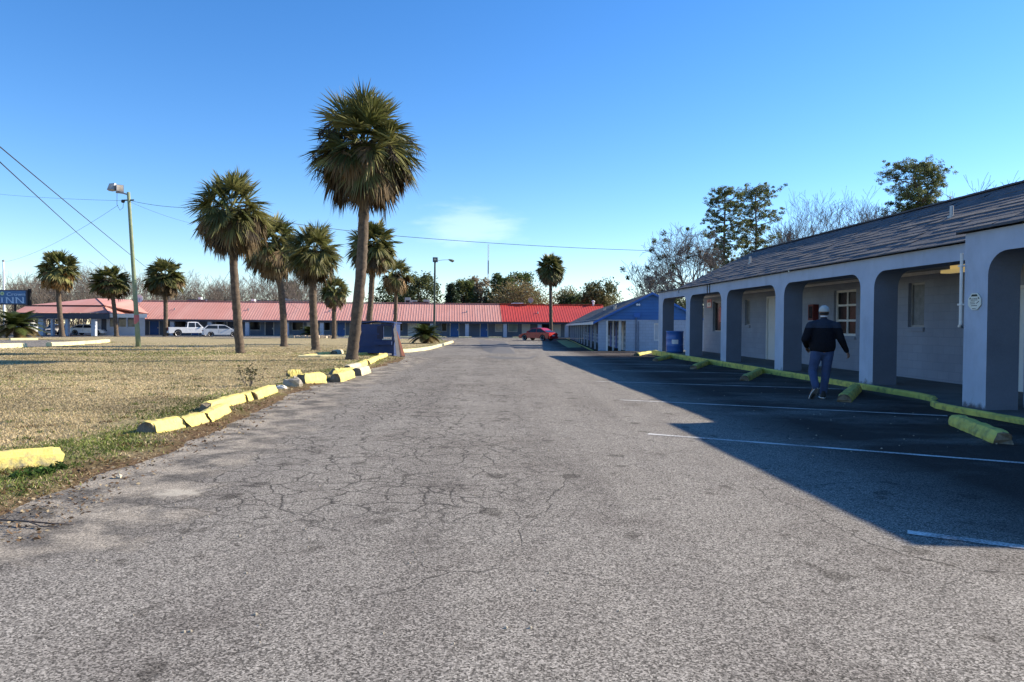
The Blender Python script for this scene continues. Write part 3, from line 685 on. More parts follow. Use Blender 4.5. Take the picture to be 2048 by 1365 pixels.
blk('largest yellow kerb block, nearest the camera, running out of the left of the photo', (-170,962), (123,934), .26, .20, seg=14, rag=.008)
blk('yellow kerb block with a dark broken end, first of the row behind the nearest block', (292,874), (354,862), .25, .19)
blk('yellow kerb block second from the front of the broken row', (362,862), (401,850), .24, .18)
blk('yellow kerb block third from the front of the broken row, touching a longer one behind', (406,850), (447,829), .24, .18)
blk('long yellow kerb block lying behind the front row with a black broken end', (412,829), (482,807), .25, .19)
blk('short cracked yellow kerb piece in the middle of the row', (484,808), (501,801), .24, .18)
blk('yellow kerb block at the far end of the row, near the bare shrub', (503,804), (543,788), .25, .19)
blk('thick yellow kerb block turned across the row beside the grey rubble', (602,770), (642,766), .34, .26)
blk('thin tilted kerb piece with a black end leaning on the rubble heap', (577,757), (602,756), .16, .20, z0=.02)
blk('long yellow block with broken brown end lying beyond the rubble', (664,753), (708,751), .26, .22)
blk('yellow block turned toward the lot beyond the rubble', (670,765), (700,755), .28, .22)
blk('chipped bare-concrete block at the front of the far yellow row', (695,745), (717,739), .26, .22, mat=PC)
blk('pale fallen block on the dirt beside the far yellow row', (714,752), (733,746), .28, .22, mat=PC)
blk('yellow block just behind the bare-concrete one', (717,739), (732,730), .26, .20)
blk('yellow block in the middle of the far row before the dumpster', (734,732), (752,722), .26, .20)
blk('yellow block at the end of the far row by the dumpster', (753,722), (771,714), .26, .18)
blk('small yellow fragment lying on the grass left of the tallest palm', (608,715), (640,712), .3, .12, mat=Y)
blk('yellow fragment on the grass behind the long thin kerb', (634,712), (664,711), .3, .16, mat=Y)
blk('pale squat fragment on the grass left of the dumpster', (668,711.5), (681,709.5), .35, .25, mat=PC)
def kstrip(label, pts, wd, h, mat, cat='kerb', group=None, nm='lawn_kerb'):
    P = dens2([G(*p) for p in pts], .8); mb = MB(); V = []
    for i, p in enumerate(P):
        a, c = P[max(i-1, 0)], P[min(i+1, len(P)-1)]; t = (c-a); t[2] = 0; t /= np.linalg.norm(t); n_ = np.array([-t[1], t[0], 0])
        for x, z in ((-.5, -.1), (-.47, .8), (-.3, 1), (.3, 1), (.47, .8), (.5, -.1)): V.append(p-P[0]+n_*x*wd+np.array([0, 0, h*z+random.uniform(-.008, .008)]))
    mb.add(V, [(i*6+k, i*6+k+1, i*6+k+7, i*6+k+6) for i in range(len(P)-1) for k in range(5)]+[tuple(range(6)), tuple(range(len(V)-6, len(V)))])
    o = mb.build(nm, mat); o.location = P[0]; return tag(o, label, cat, group)
def dens2(P, st):
    Q = []
    for a, c in zip(P, P[1:]):
        k = max(1, int(np.linalg.norm(c-a)/st)); Q += [a+(c-a)*i/k for i in range(k)]
    return Q+[P[-1]]
kstrip('long thin pale yellow kerb on the grass left of the tallest palm', [(597,717), (640,716.7), (690,716)], .22, .13, M['cream_paint'])
kstrip('thin pale yellow kerb between the tallest palm and the dumpster', [(700,713.5), (735,711.5), (768,709.5)], .22, .15, M['yellow'])
kstrip('curved cream kerb round the lawn island right of the dumpster', [(790,705.5), (815,704.8), (840,702), (862,698), (885,691.5), (904,685.5)], .3, .18, M['cream_paint'])
kstrip('white and yellow curved kerb by the far left drive', [(98,693), (130,692), (160,690), (190,688), (214,685)], .5, .28, M['cream_paint'])
kstrip('short white kerb at the left border of the photo', [(-60,699), (0,697.3), (45,695)], .5, .28, M['cream_paint'])
kstrip('low cream kerb before the far left sago palm', [(20,681), (75,680.5)], .4, .2, M['cream_paint'])
# rubble
def rock(name, label, u, v, sz, mat, cat='rock', rz=0.):
    c = G(u, v); mb = MB(); mb.ell((0, 0, sz[2]*.75), (sz[0], sz[1], sz[2]), 9, 6)
    rr = random.Random(u); mb.v = [(x*(1+rr.uniform(-.22, .22)), y*(1+rr.uniform(-.22, .22)), max(-.02, z*(1+rr.uniform(-.2, .2)))) for x, y, z in mb.v]
    o = mb.build(name, mat); o.location = c; o.rotation_euler = (0, 0, rz); return tag(o, label, cat)
gr = simple('grey_rubble', (.34, .31, .26), .9, .35, 6, .6, dirt=(.5, .42, .2), dirt_amt=.5)
rock('rubble', 'grey broken concrete lump at the front of the kerb heap', 588, 776, (.21, .16, .13), gr)
rock('stone', 'small white stone lying in the grass before the rubble', 562, 781, (.14, .09, .06), simple('white_stone', (.68, .65, .58), .8, .15), 'stone')
rock('stone', 'tiny pale stone on the dirt margin right of the nearest yellow block', 238, 957, (.028, .024, .02), simple('tan_stone', (.55, .48, .36), .8, .15), 'stone')
mb = MB(); P = [G(0, 1040, .03), G(55, 1043, .035), G(100, 1047, .02), G(148, 1049, .008)]; mb.tube(P, [.006, .007, .006, .003], 6); mb.tube([P[1], G(80, 1052, .02), G(118, 1056, .006)], [.005, .004, .002], 5)
tag(mb.build('twig', M['pinebark']), 'thin brown fallen twig at the edge of the lawn', 'twig')
rs = np.random.RandomState(9); mb = MB()
for i in range(150):
    if i < 90: u, v = rs.uniform(1250, 2040), rs.uniform(760, 920)
    else: u, v = rs.uniform(150, 1300), rs.uniform(760, 1300)
    c = G(u, v); z = .002+.006*rs.rand(); mb.ell((c[0], c[1], .003), (z*1.6, z*1.2, z), 5, 3)
tag(mb.build('litter_bits', simple('leaf_litter', (.4, .35, .27), .8, .4, 8)), kind='stuff')
# ------------------------------------------------------------------ blue gabled wing in the middle
phm = math.atan((1024-1082)/F); Pm = G(1196, 702)
em = np.array([math.cos(phm), math.sin(phm), 0]); es = np.array([-math.sin(phm), math.cos(phm), 0])
def onm(u, v):     # point on the gable wall plane -> local (x, z)
    d = ray(u, v); t = (Pm@es)/(d@es); p = d*t+np.array([0, 0, CAMZ]); return (p-Pm)@em, p[2]-Pm[2]
mw = thing('blue_gable_wing', 'motel wing with a bright blue board gable and slender posts along its left side', 'motel building', tuple(Pm), phm)
M['mblock'] = blockwall('pale_painted_block', (.36, .42, .52), 0)
m, nt, b = new_mat('blue_siding'); v = objc(nt); sx = nt.nodes.new('ShaderNodeSeparateXYZ'); L(nt, v, sx.inputs[0])
fr_ = mth(nt, 'FRACT', mth(nt, 'MULTIPLY', sx.outputs[2], 4.6))
col = mix(nt, ramp(nt, fr_, [(.0, 1.), (.09, 0.)]), ramp(nt, noise(nt, v, .9, 5), [(.3, (.022, .115, .34)), (.7, (.034, .16, .44))]), (.01, .04, .16))
L(nt, col, b.inputs['Base Color']); b.inputs['Roughness'].default_value = .5; bump(nt, b, fr_, .6, .02); M['blue_siding'] = m
M['blue_door'] = simple('blue_door_paint', (.03, .13, .42), .45, .15, 2)
ex, ez = onm(1197, 639); ax_, az_ = onm(1304, 586); Wm = 2*ax_-0; hw = ez-.02
Lm = 51.5
o1 = onm(1213, 645)[0], onm(1252, 645)[0]; zo = onm(1230, 642)[1]
wn1 = onm(1308, 647); wn2 = onm(1319, 682)
zw = onm(1260, 640)[1]
mb = MB(); wall_open(mb, 0, Wm, -.3, zw, [(o1[0], o1[1], -.3, zo), (wn1[0], wn1[0]+1.0, wn2[1], wn1[1])], 0., .2, lambda s, d, z: (s, d, z))
mb.b2((2.0, .25, -.3), (2.12, Lm, zw+.02)); mb.b2((Wm-.12, .2, -.3), (Wm, Lm, zw+.02))
mb.build('wall', M['mblock'], mw)
mb = MB(); mb.prism([(.02, zw+.002), (Wm-.02, zw+.002), (Wm-.02, hw), (ax_, az_-.08), (.02, hw)], lambda x, z, h: (x, h, z), -.03, .1); gb = mb.build('gable', M['blue_siding'], mw)
a = onm(1283, 604); c = onm(1311, 636)
mb = MB()
mb.b2((a[0], -.05, c[1]), (c[0], -.032, c[1]+.12)); mb.b2((a[0], -.05, a[1]-.1), (c[0], -.032, a[1])); mb.b2((a[0], -.05, c[1]+.12), (a[0]+.1, -.032, a[1]-.1)); mb.b2((c[0]-.1, -.05, c[1]+.12), (c[0], -.032, a[1]-.1)); mb.build('hatch_frame', M['blue_siding'], gb)
for u in (1273.5, 1277.5):
    p = onm(u, 610); mb = MB(); mb.lathe([(.02, .1), (.05, 0), (.075, -.1), (.065, -.105)], 10, (p[0], -.14, p[1]), 'y'); mb.build('floodlight', M['white'], gb)
mb = MB(); mb.b2((o1[0]-.02, -.02, -.02), (o1[0]+.1, .21, zo)); 
mb.b2((onm(1241, 650)[0]-.08, .35, -.2), (onm(1241, 650)[0]+.1, .5, zo)); mb.b2((onm(1229, 650)[0]-.05, .8, -.2), (onm(1229, 650)[0]+.05, .9, zo)); mb.build('post', M['trim'], mw)
pc = onm(1272, 640)
mb = MB(); mb.tube([(pc[0], -.06, -.1), (pc[0], -.06, zw+.4)], .035, 8); mb.tube([(pc[0]+.16, -.06, -.1), (pc[0]+.16, -.06, zw-.1)], .03, 8); mb.build('conduit', simple('blue_grey_pipe', (.12, .15, .22), .5, .2), mw)
mb = MB(); mb.b2((pc[0]-.15, -.12, zw+.15), (pc[0]+.25, -.032, zw+.45)); mb.build('meter_box', M['blue_door'], mw)
wx = wn1[0]; mb = MB(); zz0, zz1 = wn2[1], wn1[1]
for p, q in (((wx, zz0), (wx+.08, zz1)), ((wx+.92, zz0), (wx+1, zz1)), ((wx+.08, zz0), (wx+.92, zz0+.08)), ((wx+.08, zz1-.08), (wx+.92, zz1))): mb.b2((p[0], .06, p[1]), (q[0], .12, q[1]))
ww = mb.build('window', M['trim'], mw); mb = MB(); mb.quad((wx+.08, .1, zz0+.08), (wx+.92, .1, zz0+.08), (wx+.92, .1, zz1-.08), (wx+.08, .1, zz1-.08)); mb.build('pane', simple('pale_blind', (.45, .47, .5), .7, .15), ww)
mb = MB()
# roof slopes, set back at the far end where they die into the red roof
sl_ = (az_-hw)/ax_
for i in range(16):
    a, c = i/16, (i+1)/16
    xa, xc = -.35+(ax_+.35)*a, -.35+(ax_+.35)*c; za, zc = hw-.35*sl_+(az_-hw+.35*sl_)*a, hw-.35*sl_+(az_-hw+.35*sl_)*c
    mb.quad((xa, -.3, za+.03), (xa, Lm+4*a, za+.03), (xc, Lm+4*c, zc+.015), (xc, -.3, zc+.015)); mb.quad((xa, -.3, za), (xa, Lm, za), (xa, Lm, za+.03), (xa, -.3, za+.03))
mb.quad((ax_, -.3, az_+.016), (ax_, Lm+4, az_+.016), (Wm+.35, Lm, hw-.35*sl_), (Wm+.35, -.3, hw-.35*sl_))
mrf = mb.build('roof', M['shingle'], mw)
mb = MB(); mb.b2((-.38, -.3, hw-.35*sl_-.16), (-.352, Lm, hw-.35*sl_+.02)); mb.build('fascia', M['trim'], mw)
mb = MB(); mb.b2((-.36, -.31, -.01), (.0, -.27, .01)); mb.v = []; mb.f = []
for s_ in (0, 1):
    x0, z0, x1, z1 = (-.36, hw-.36*sl_, ax_, az_) if s_ == 0 else (Wm+.36, hw-.36*sl_, ax_, az_)
    mb.add([(x0, -.33, z0-.12), (x1, -.33, z1-.12), (x1, -.33, z1+.03), (x0, -.33, z0+.03)], [(0, 1, 2, 3)]); mb.add([(x0, -.31, z0-.12), (x1, -.31, z1-.12), (x1, -.31, z1+.03), (x0, -.31, z0+.03)], [(0, 1, 2, 3)])
mb.build('bargeboard', M['blue_door'], gb)
for t, k in ((.45, 5), (.55, 18)):
    mb = MB(); x = ax_*t; mb.lathe([(.1, -.1), (.1, .25), (.13, .27), (.13, .32)], 10, (x, k, hw+(az_-hw)*t)); mb.build('roof_vent', M['steel'], mrf)
mb = MB(); mb.b2((.02, .3, zw-.14), (.16, Lm, zw)); mb.b2((.02, .3, zw), (2.0, Lm, zw+.05)); mb.build('porch_ceiling', M['trim'], mw)
for i in range(11):
    y = 4.2+i*4.4; mb = MB(); mb.b2((.04, y-.07, -.2), (.18, y+.07, zw-.141)); mb.build('porch_post', M['mblock'], mw)
for i in range(10):
    mb = MB(); y = 2.4+i*4.4; mb.b2((1.96, y, -.1), (1.999, y+.95, 2.0)); d_ = mb.build('door', M['blue_door'] if i % 3 else M['door_white'], mw)
    mb = MB(); mb.b2((1.97, y+1.5, .9), (1.998, y+2.9, 1.95)); mb.build('window', M['pane'], mw)
mb = MB(); mb.b2((.3, 6, -.02), (2.0, Lm, -.01)); mb.v = []; mb.f = []
mb.b2((-.25, -.2, -.4), (2.0, Lm, -.02)); tag(mb.build('walkway', M['concrete']), kind='structure').matrix_world = mw.matrix_world if False else Matrix.Translation(Vector(Pm)) @ Matrix.Rotation(phm, 4, 'Z')
mb = MB(); mb.b2((-.4, -.25, -.4), (-.252, Lm, .0)); o = tag(mb.build('kerb', M['yellow_old']), kind='structure'); o.matrix_world = Matrix.Translation(Vector(Pm)) @ Matrix.Rotation(phm, 4, 'Z')
# strip of grass in front of the middle wing
gp_ = [G(*p, .006) for p in ((1112,680.5),(1132,680),(1160,691),(1163,695),(1136,695.5),(1124,689))]
mb = MB(); mb.add(gp_, [tuple(range(6))]); tag(mb.build('grass_strip', simple('thin_grass', (.26, .27, .09), .9, .4, 2., .4)), kind='structure')

# ------------------------------------------------------------------ long far wing
Af = G(340, 672); Bf = G(1150, 676.6); ef = (Bf-Af); ef[2] = 0; Lf = np.linalg.norm(ef); ef /= Lf; nf = np.array([-ef[1], ef[0], 0])
phf = math.atan2(ef[1], ef[0]); zf0 = -.25
def FX(u, dep=0.):
    d = ray(u, 660); t = ((Af+nf*dep)@nf)/(d@nf); return (d*t-Af)@ef
def FWz(x, y, z): return Af+ef*x+nf*y+np.array([0, 0, z-Af[2]+zf0])
fw = thing('long_motel_wing', 'long low motel wing across the back, roof half faded pink and half bright red', 'motel building', tuple(FWz(0, 0, 0)), phf)
zE, zR, dR = 2.62, 4.95, 4.6
M['fwall'] = simple('slate_wall_paint', (.15, .185, .25), .75, .2, .8)
M['fcol'] = simple('pale_blue_column', (.42, .47, .56), .7, .12, 1.)
M['pinkroof'] = simple('faded_pink_metal', (.58, .265, .21), .6, .1, .5, fine=6.)
for mm in (M['pinkroof'],):
    t_ = mm.node_tree; b_ = t_.nodes['Principled BSDF']; src = b_.inputs['Base Color'].links[0].from_socket; v_ = objc(t_)
    fade = ramp(t_, noise(t_, stretch(t_, v_, (1.1, .10, .10)), 1.0, 5, .65), [(.38, 0.), (.68, .55)]); t_.links.new(mix(t_, fade, src, (.63, .36, .30)), b_.inputs['Base Color'])
M['redroof'] = simple('red_metal', (.55, .065, .04), .42, .12, .5, fine=6.)
M['navy'] = simple('navy_fascia', (.045, .055, .085), .6, .2, 1.)
xL, xM, xR = FX(283), FX(1003), FX(1150)+5
def metal_roof(nm, x0, x1, mat, tilt=0.):
    mb = MB()
    mb.quad((x0, -.6, zE-.3), (x1, -.6, zE-.3), (x1, dR, zR), (x0, dR, zR)); mb.quad((x0, -.6, zE-.36), (x1, -.6, zE-.36), (x1, -.6, zE-.3), (x0, -.6, zE-.3))
    k = int((x1-x0)/.37)
    for i in range(k+1):
        x = x0+(x1-x0)*i/k; w_ = .06
        V = [(x-w_, -.61, zE-.3), (x, -.61, zE-.265), (x+w_, -.61, zE-.3), (x-w_, dR, zR), (x, dR, zR+.035), (x+w_, dR, zR)]
        mb.add(V, [(0, 1, 4, 3), (1, 2, 5, 4), (0, 2, 1)])
    mb.quad((x0, dR, zR), (x1, dR, zR), (x1, 2*dR+.6, zE-.3), (x0, 2*dR+.6, zE-.3))
    mb.b2((x0, dR-.15, zR+.035), (x1, dR+.15, zR+.13))
    return mb.build('roof', mat, fw)
rp = metal_roof('roof', xL-6, xM, M['pinkroof']); rr_ = metal_roof('roof', xM, xR, M['redroof'])
rp['label'] = 'long faded pink metal roof'; rr_['label'] = 'bright red metal roof section'
mb = MB(); mb.b2((xL-4, -.5, zE-.62), (xR, -.1, zE-.37)); mb.build('fascia', M['navy'], fw)
ops = []; items = []
def fd(u0, u1, kind): items.append((FX(u0, 2.2), FX(u1, 2.2), kind))
for u0, u1, k in ((817,832,'w'),(901,917,'b'),(961,975,'B'),(1045,1059,'w'),(1106,1120,'w'),(675,690,'B'),(615,624,'w'),(531,547,'N'),(455,468,'N'),(384,397,'b'),(300,318,'b'),(746,760,'w'),(884,893,'g'),(991,1004,'l'),(1017,1034,'c'),(1084,1098,'g'),(785,805,'g'),(838,860,'g'),(640,660,'g'),(585,606,'g'),(500,520,'g'),(432,448,'g'),(350,372,'g'),(328,340,'g'),(700,720,'g')): fd(u0, u1, k)
mb = MB(); mb.b2((xL-3, 2.2, -.2), (xR, 2.4, zE+.3)); mb.b2((xL-3, 2.4, -.2), (xL-2.8, 8.6, zE)); mb.b2((xL-3, 8.6, -.2), (xR, 8.8, zE)); mb.b2((xR-.2, 2.4, -.2), (xR, 8.6, zE)); mb.build('wall', M['fwall'], fw)
mb = MB(); mb.b2((xL-3, -.05, zE-.36), (xR, 2.19, zE-.30)); mb.build('porch_ceiling', M['ceil'], fw)
pal = {'w': M['door_white'], 'b': M['blue_door'], 'B': M['blue_door'], 'N': M['navy']}
M['blind_l'] = simple('patched_blind', (.55, .52, .47), .7, .3, 3); M['blind_c'] = simple('green_blind', (.28, .36, .34), .6, .3, 1.5)
for x0, x1, k in items:
    x0, x1 = min(x0, x1), max(x0, x1)
    if k in pal:
        mb = MB(); mb.b2((x0-.1, 2.13, .1), (x0, 2.199, 2.2)); mb.b2((x1, 2.13, .1), (x1+.1, 2.199, 2.2)); mb.b2((x0-.1, 2.13, 2.2), (x1+.1, 2.199, 2.3)); fr0 = mb.build('door_frame', M['trim'], fw)
        mb = MB(); mb.b2((x0, 2.15, .1), (x1, 2.198, 2.2)); dd = mb.build('door', pal[k], fw)
        mb = MB(); mb.b2((x1-.16, 2.10, 1.0), (x1-.06, 2.149, 1.2)); mb.build('handle', M['trim'], dd)
    else:
        mb = MB(); mb.b2((x0-.06, 2.14, .82), (x1+.06, 2.199, .9)); mb.b2((x0-.06, 2.14, 2.15), (x1+.06, 2.199, 2.21)); mb.b2((x0-.06, 2.14, .9), (x0, 2.199, 2.15)); mb.b2((x1, 2.14, .9), (x1+.06, 2.199, 2.15)); wq = mb.build('window', M['trim'] if k != 'g' else M['steel'], fw)
        mb = MB(); mb.quad((x0, 2.18, .9), (x1, 2.18, .9), (x1, 2.18, 2.15), (x0, 2.18, 2.15)); mb.build('pane', {'g': M['pane'], 'l': M['blind_l'], 'c': M['blind_c']}[k], wq)
for u in (345, 420, 495, 574, 644, 716, 790, 864, 934, 1010, 1079, 1133):
    x = FX(u); mb = MB(); mb.b2((x-.26, -.25, -.2), (x+.26, .25, zE-.621)); mb.build('column', M['fcol'], fw)
for u, v in ((933, 622), (1075, 621), (350, 615), (497, 616), (660, 616)):
    mb = MB(); x = FX(u, 2.2); t = .45+.1*random.random(); mb.lathe([(.09, -.1), (.09, .2), (.12, .21), (.12, .26)], 8, (x, -.6+t*(dR+.6), zE-.3+t*(zR-zE+.3))); mb.build('roof_vent', M['steel'], rp if u < 1000 else rr_)
mb = MB(); mb.b2((xL-3, -.9, -.3), (xR-5, 2.2, .1)); o = tag(mb.build('walkway', M['concrete']), kind='structure'); o.matrix_world = Matrix.Translation(Vector(FWz(0, 0, 0))) @ Matrix.Rotation(phf, 4, 'Z')
# small wheel stops in front of the far wing
for i, u in enumerate((668, 705, 812, 845, 880, 930, 988, 1035)):
    a = FWz(FX(u)-.9, -2.2, .0); c = a+ef*1.8; a[2] = c[2] = gz(0, 99)
    stop('wheel_stop', 'low pale wheel stop before the far wing columns', a, c, .3, .16, M['cream_paint'], group='wheel stops before the far wing', world=True)
# things standing on or behind the far roof
def on_roof(u, v0, dep, x_off=0.):
    x = FX(u, dep); return FWz(x+x_off, dep, 0)
t = thing('satellite_dish', 'small pale satellite dish on the ridge of the red roof', 'satellite dish', tuple(on_roof(1061, 0, 4.6)+np.array([0, 0, zR+.12])))
mb = MB(); mb.lathe([(.02, .12), (.25, .08), (.4, 0), (.41, .01), (.24, .1), (.02, .14)], 18, (0, -.1, .55), 'y'); mb.build('dish', M['ceil'], t); mb = MB(); mb.tube([(0, 0, 0), (0, .02, .55)], .03, 6); mb.build('mast', M['steel'], t)
t = thing('satellite_dish', 'white satellite dish on the pink roof beside the wooden light pole', 'satellite dish', tuple(on_roof(279, 0, 3.2)+np.array([0, 0, zR-.6])))
mb = MB(); mb.lathe([(.02, .16), (.3, .1), (.55, 0), (.56, .01), (.3, .12), (.02, .18)], 18, (0, -.1, .9), 'y'); mb.build('dish', M['white'], t); mb = MB(); mb.tube([(0, 0, 0), (0, .02, .9)], .04, 6); mb.build('mast', M['steel'], t)
t = thing('roof_vent_pipe', 'white vent hood on the corner where the red roof meets the blue wing', 'vent', tuple(on_roof(1186, 0, 4.6)+np.array([0, 0, zR+.1])))
mb = MB(); mb.lathe([(.16, -.2), (.16, .35), (.26, .42), (.26, .55), (.05, .66)], 12); mb.build('hood', M['white'], t)
t = thing('roof_panel', 'pale flat strip lying on the ridge of the red roof', 'roof strip', tuple(on_roof(1036, 0, 4.5)+np.array([0, 0, zR+.1])), phf)
mb = MB(); mb.box((0, 0, .1), (1.5, .4, .12)); mb.box((-.9, 0, .06), (.3, .3, .1)); mb.build('strip', M['white'], t)
for i, (u, wd, hh, c, lab) in enumerate(((622, 8, .9, 'white', None), (815, .8, 1.1, 'steel', 'grey rooftop box unit right of the thin palm, tallest of four'), (826, 1.2, .7, 'steel', 'wide low grey rooftop unit second from the thin palm'), (840, 2.2, .5, 'dark', 'dark flat rooftop unit left of the street lamp'), (853, .9, .8, 'steel', 'small grey rooftop unit nearest the street lamp'), (395, 2.6, .5, 'navy', 'dark flat rooftop box above the white pickup'), (401, .4, .8, 'white', 'short white chimney pipe above the white pickup'), (507, .5, .6, 'white', 'small white rooftop hood above the second palm'))):
    if lab is None: continue
    t = thing('rooftop_unit', lab, 'roof unit', tuple(on_roof(u, 0, 6.2)+np.array([0, 0, zR-.75])), phf)
    mb = MB(); mb.box((0, 0, hh/2+.3), (wd, .8, hh+.6)); bx_ = mb.build('casing', M[c], t); mb = MB(); mb.box((0, -.41, hh*.5+.45), (wd*.7, .03, hh*.5)); mb.build('grille', M['dark'], t)
wbk = thing('white_building', 'white flat roofed building showing over the pink roof between two palms', 'building', tuple(AT(563, 675, 135)*np.array([1, 1, 0])), 0)
mb = MB(); q0 = AT(507, 599, 135); q1 = AT(562, 597, 135); q2 = AT(620, 603, 135); cx_ = AT(563, 675, 135)[0]
mb.prism([(q0[0]-cx_, -.2), (q2[0]-cx_, -.2), (q2[0]-cx_, q2[2]), (q1[0]-cx_+.5, q1[2]), (q1[0]-cx_, q1[2]-.5), (q0[0]-cx_, q0[2])], lambda x, z, h: (x, h, z), 0, 8); mb.build('wall', simple('chalky_white_wall', (.66, .64, .60), .8, .15, .6), wbk)
mb = MB(); mb.b2((q0[0]-cx_, -.1, q0[2]-.22), (q2[0]-cx_, -.001, q0[2]-.08)); [mb.b2((q0[0]-cx_+k, -.12, q0[2]-.6), (q0[0]-cx_+k+.3, -.002, q0[2]-.3)) for k in (3, 6.5, 9)]; mb.build('coping', M['steel'], wbk)

# ------------------------------------------------------------------ office with the drive-through canopy
YO = 93.0
def OF(u, v, y=YO): return AT(u, v, y)
of = thing('motel_office', 'low pink hip roofed office with a drive through canopy at far left', 'office', (OF(150, 670)[0], YO, 0))
ox = OF(150, 670)[0]; zg = OF(150, 669)[2]
def ol(u, v, dy=0.):
    p = AT(u, v, YO+dy); return (p[0]-ox, dy, p[2])
e0, e1 = ol(25, 625.5), ol(217, 626.5); e2 = ol(300, 629, 6.0)
# lower skirt, then the main hip above it
mb = MB()
s0_, s1_ = ol(52, 612.5, 2.2), ol(209, 613.5, 2.2); s2_ = ol(290, 627.5, 5.4)
mb.add([e0, e1, s1_, s0_], [(0, 1, 2, 3)]); mb.add([e1, (e1[0], 8., e1[2]), s2_, s1_], [(0, 1, 2, 3)])
mb.add([e0, s0_, (s0_[0], 10, s0_[2]), (e0[0], 12, e0[2])], [(0, 1, 2, 3)])
ap = ol(193, 597, 6.5); ap2 = ol(262, 600, 9.5)
u0_, u1_ = ol(53, 611, 2.25), ol(208.5, 611.5, 2.25); u2_ = ol(298, 628.5, 6.5)
mb.add([u0_, u1_, ap], [(0, 1, 2)]); mb.add([u1_, u2_, ap2, ap], [(0, 1, 2, 3)]); mb.add([u0_, ap, (ap[0], 14, u0_[2])], [(0, 1, 2)])
orf = mb.build('roof', M['pinkroof'], of)
mb = MB()
for p, q in ((u0_, u1_), (u1_, ap), (u1_, u2_), (e1, s1_)): mb.tube([(p[0], p[1]-.05, p[2]), (q[0], q[1]-.05, q[2])], .06, 6)
mb.build('ridge_trim', simple('dark_red_trim', (.14, .045, .035), .6, .2), orf)
mb = MB(); mb.b2((e0[0]+.05, .05, e0[2]-.75), (e1[0], .25, e0[2]-.02)); mb.b2((e0[0]+.05, .05, e0[2]-.75), (e0[0]+.3, 10, e0[2]-.02)); mb.build('canopy_beam', M['navy'], of)
mb = MB(); x_a, x_b = ol(216, 628)[0], ol(290, 631)[0]; mb.b2((x_a, .3, e0[2]-.55), (x_b, .5, e0[2]-.05)); mb.build('fascia', M['white'], of)
for u0c, u1c in ((30, 34), (76, 86), (101, 105), (130, 135), (182, 190)):
    a, c = ol(u0c, 640, .3), ol(u1c, 640, .3); mb = MB(); mb.b2((a[0], .3, zg-.2), (c[0], .8, e0[2]-.76)); mb.build('canopy_post', M['fcol'], of)
xw0, xw1 = ol(186, 640, 3)[0], ol(290, 640, 3)[0]
gl = [ol(a, 640, 3)[0] for a in (202, 213, 219, 234, 236, 252, 255, 270)]
mb = MB(); wall_open(mb, xw0, xw1, zg-.2, e0[2]-.05, [(gl[0], gl[1], zg+.1, zg+2.1), (gl[2], gl[3], zg+1.0, zg+2.3), (gl[4], gl[5], zg+1.0, zg+2.3), (gl[6], gl[7], zg+1.0, zg+2.3)], 3., .2, lambda s, d, z: (s, d, z)); mb.b2((xw0, 3.2, zg-.2), (xw0+.2, 9, e0[2])); mb.build('wall', M['fcol'], of)
mb = MB(); mb.b2((gl[0], 3.1, zg+.1), (gl[1], 3.16, zg+2.1)); mb.build('door', M['navy'], of)
for i in (2, 4, 6): mb = MB(); mb.b2((gl[i], 3.1, zg+1), (gl[i+1], 3.14, zg+2.3)); mb.build('window', glassy('office_glass', (.12, .13, .13), .1), of)
# back screen of the canopy: windows looking out to the woods are open; a low wall on the far side
mb = MB(); mb.b2((ol(136, 640, 8)[0], 8, zg-.2), (ol(184, 640, 8)[0], 8.2, zg+.35)); mb.build('low_wall', M['fcol'], of)
# bollards
for u, v, lab in ((192, 671, 'tall white bollard before the office, right of the parked white car'), (183.5, 670, 'short white bollard before the office, the lower of two')):
    p = G(u, v); t = thing('bollard', lab, 'bollard', tuple(p)); h_ = 1.1 if u > 190 else .32
    mb = MB(); mb.lathe([(.15, 0), (.15, h_-.06), (.1, h_-.01), (.02, h_)], 14); mb.build('post', M['white'], t)
    mb = MB(); mb.lathe([(.19, -.02), (.18, .03), (.151, .04)], 14); mb.build('base', M['concrete'], t)

# ------------------------------------------------------------------ road sign at far left
YS = 88.0
def SG(u, v): p = AT(u, v, YS); return p
a, c = SG(-14, 580), SG(54.5, 610); cx0 = (a[0]+c[0])/2
sg = thing('motel_sign', 'blue boxed motel sign on a dark post at the left border, reading Crown INN', 'sign', (cx0, YS, float(gz(0, YS))))
zb_ = sg.location.z
w2, h2 = (c[0]-a[0])/2, (a[2]-c[2])/2; zc_ = (a[2]+c[2])/2-zb_
mb = MB(); mb.b2((-w2, 0, zc_-h2), (w2, .5, zc_+h2)); cab = mb.build('cabinet', M['navy'], sg)
mb = MB(); mb.b2((-w2+.1, -.03, zc_-h2+.14), (w2-.18, -.001, zc_+h2-.12)); mb.build('face', simple('sign_blue', (.035, .13, .30), .4, .12, 1.), sg)
M['letter'] = simple('sign_pale_blue', (.40, .55, .72), .5, .06); M['letter2'] = simple('sign_mid_blue', (.20, .38, .60), .5, .06)
def sx_(u): return SG(u, 595)[0]-cx0
def sz_(v): return SG(20, v)[2]-zb_
mb = MB(); zt_, zb2 = sz_(595), sz_(607)
def bar(x0, x1, z0, z1): mb.b2((x0, -.05, z0), (x1, -.031, z1))
hh = zt_-zb2; sw = hh*.2
def letterN(x0, x1):
    bar(x0, x0+sw, zb2, zt_); bar(x1-sw, x1, zb2, zt_)
    mb.prism([(x0+sw*.2, zt_), (x0+sw*1.25, zt_), (x1-sw*.2, zb2), (x1-sw*1.25, zb2)], lambda x, z, h: (x, h, z), -.055, -.0305)
    for xx_ in (x0, x1-sw): bar(xx_-sw*.4, xx_, zt_-hh*.1, zt_) ; bar(xx_+sw, xx_+sw*1.4, zb2, zb2+hh*.1)
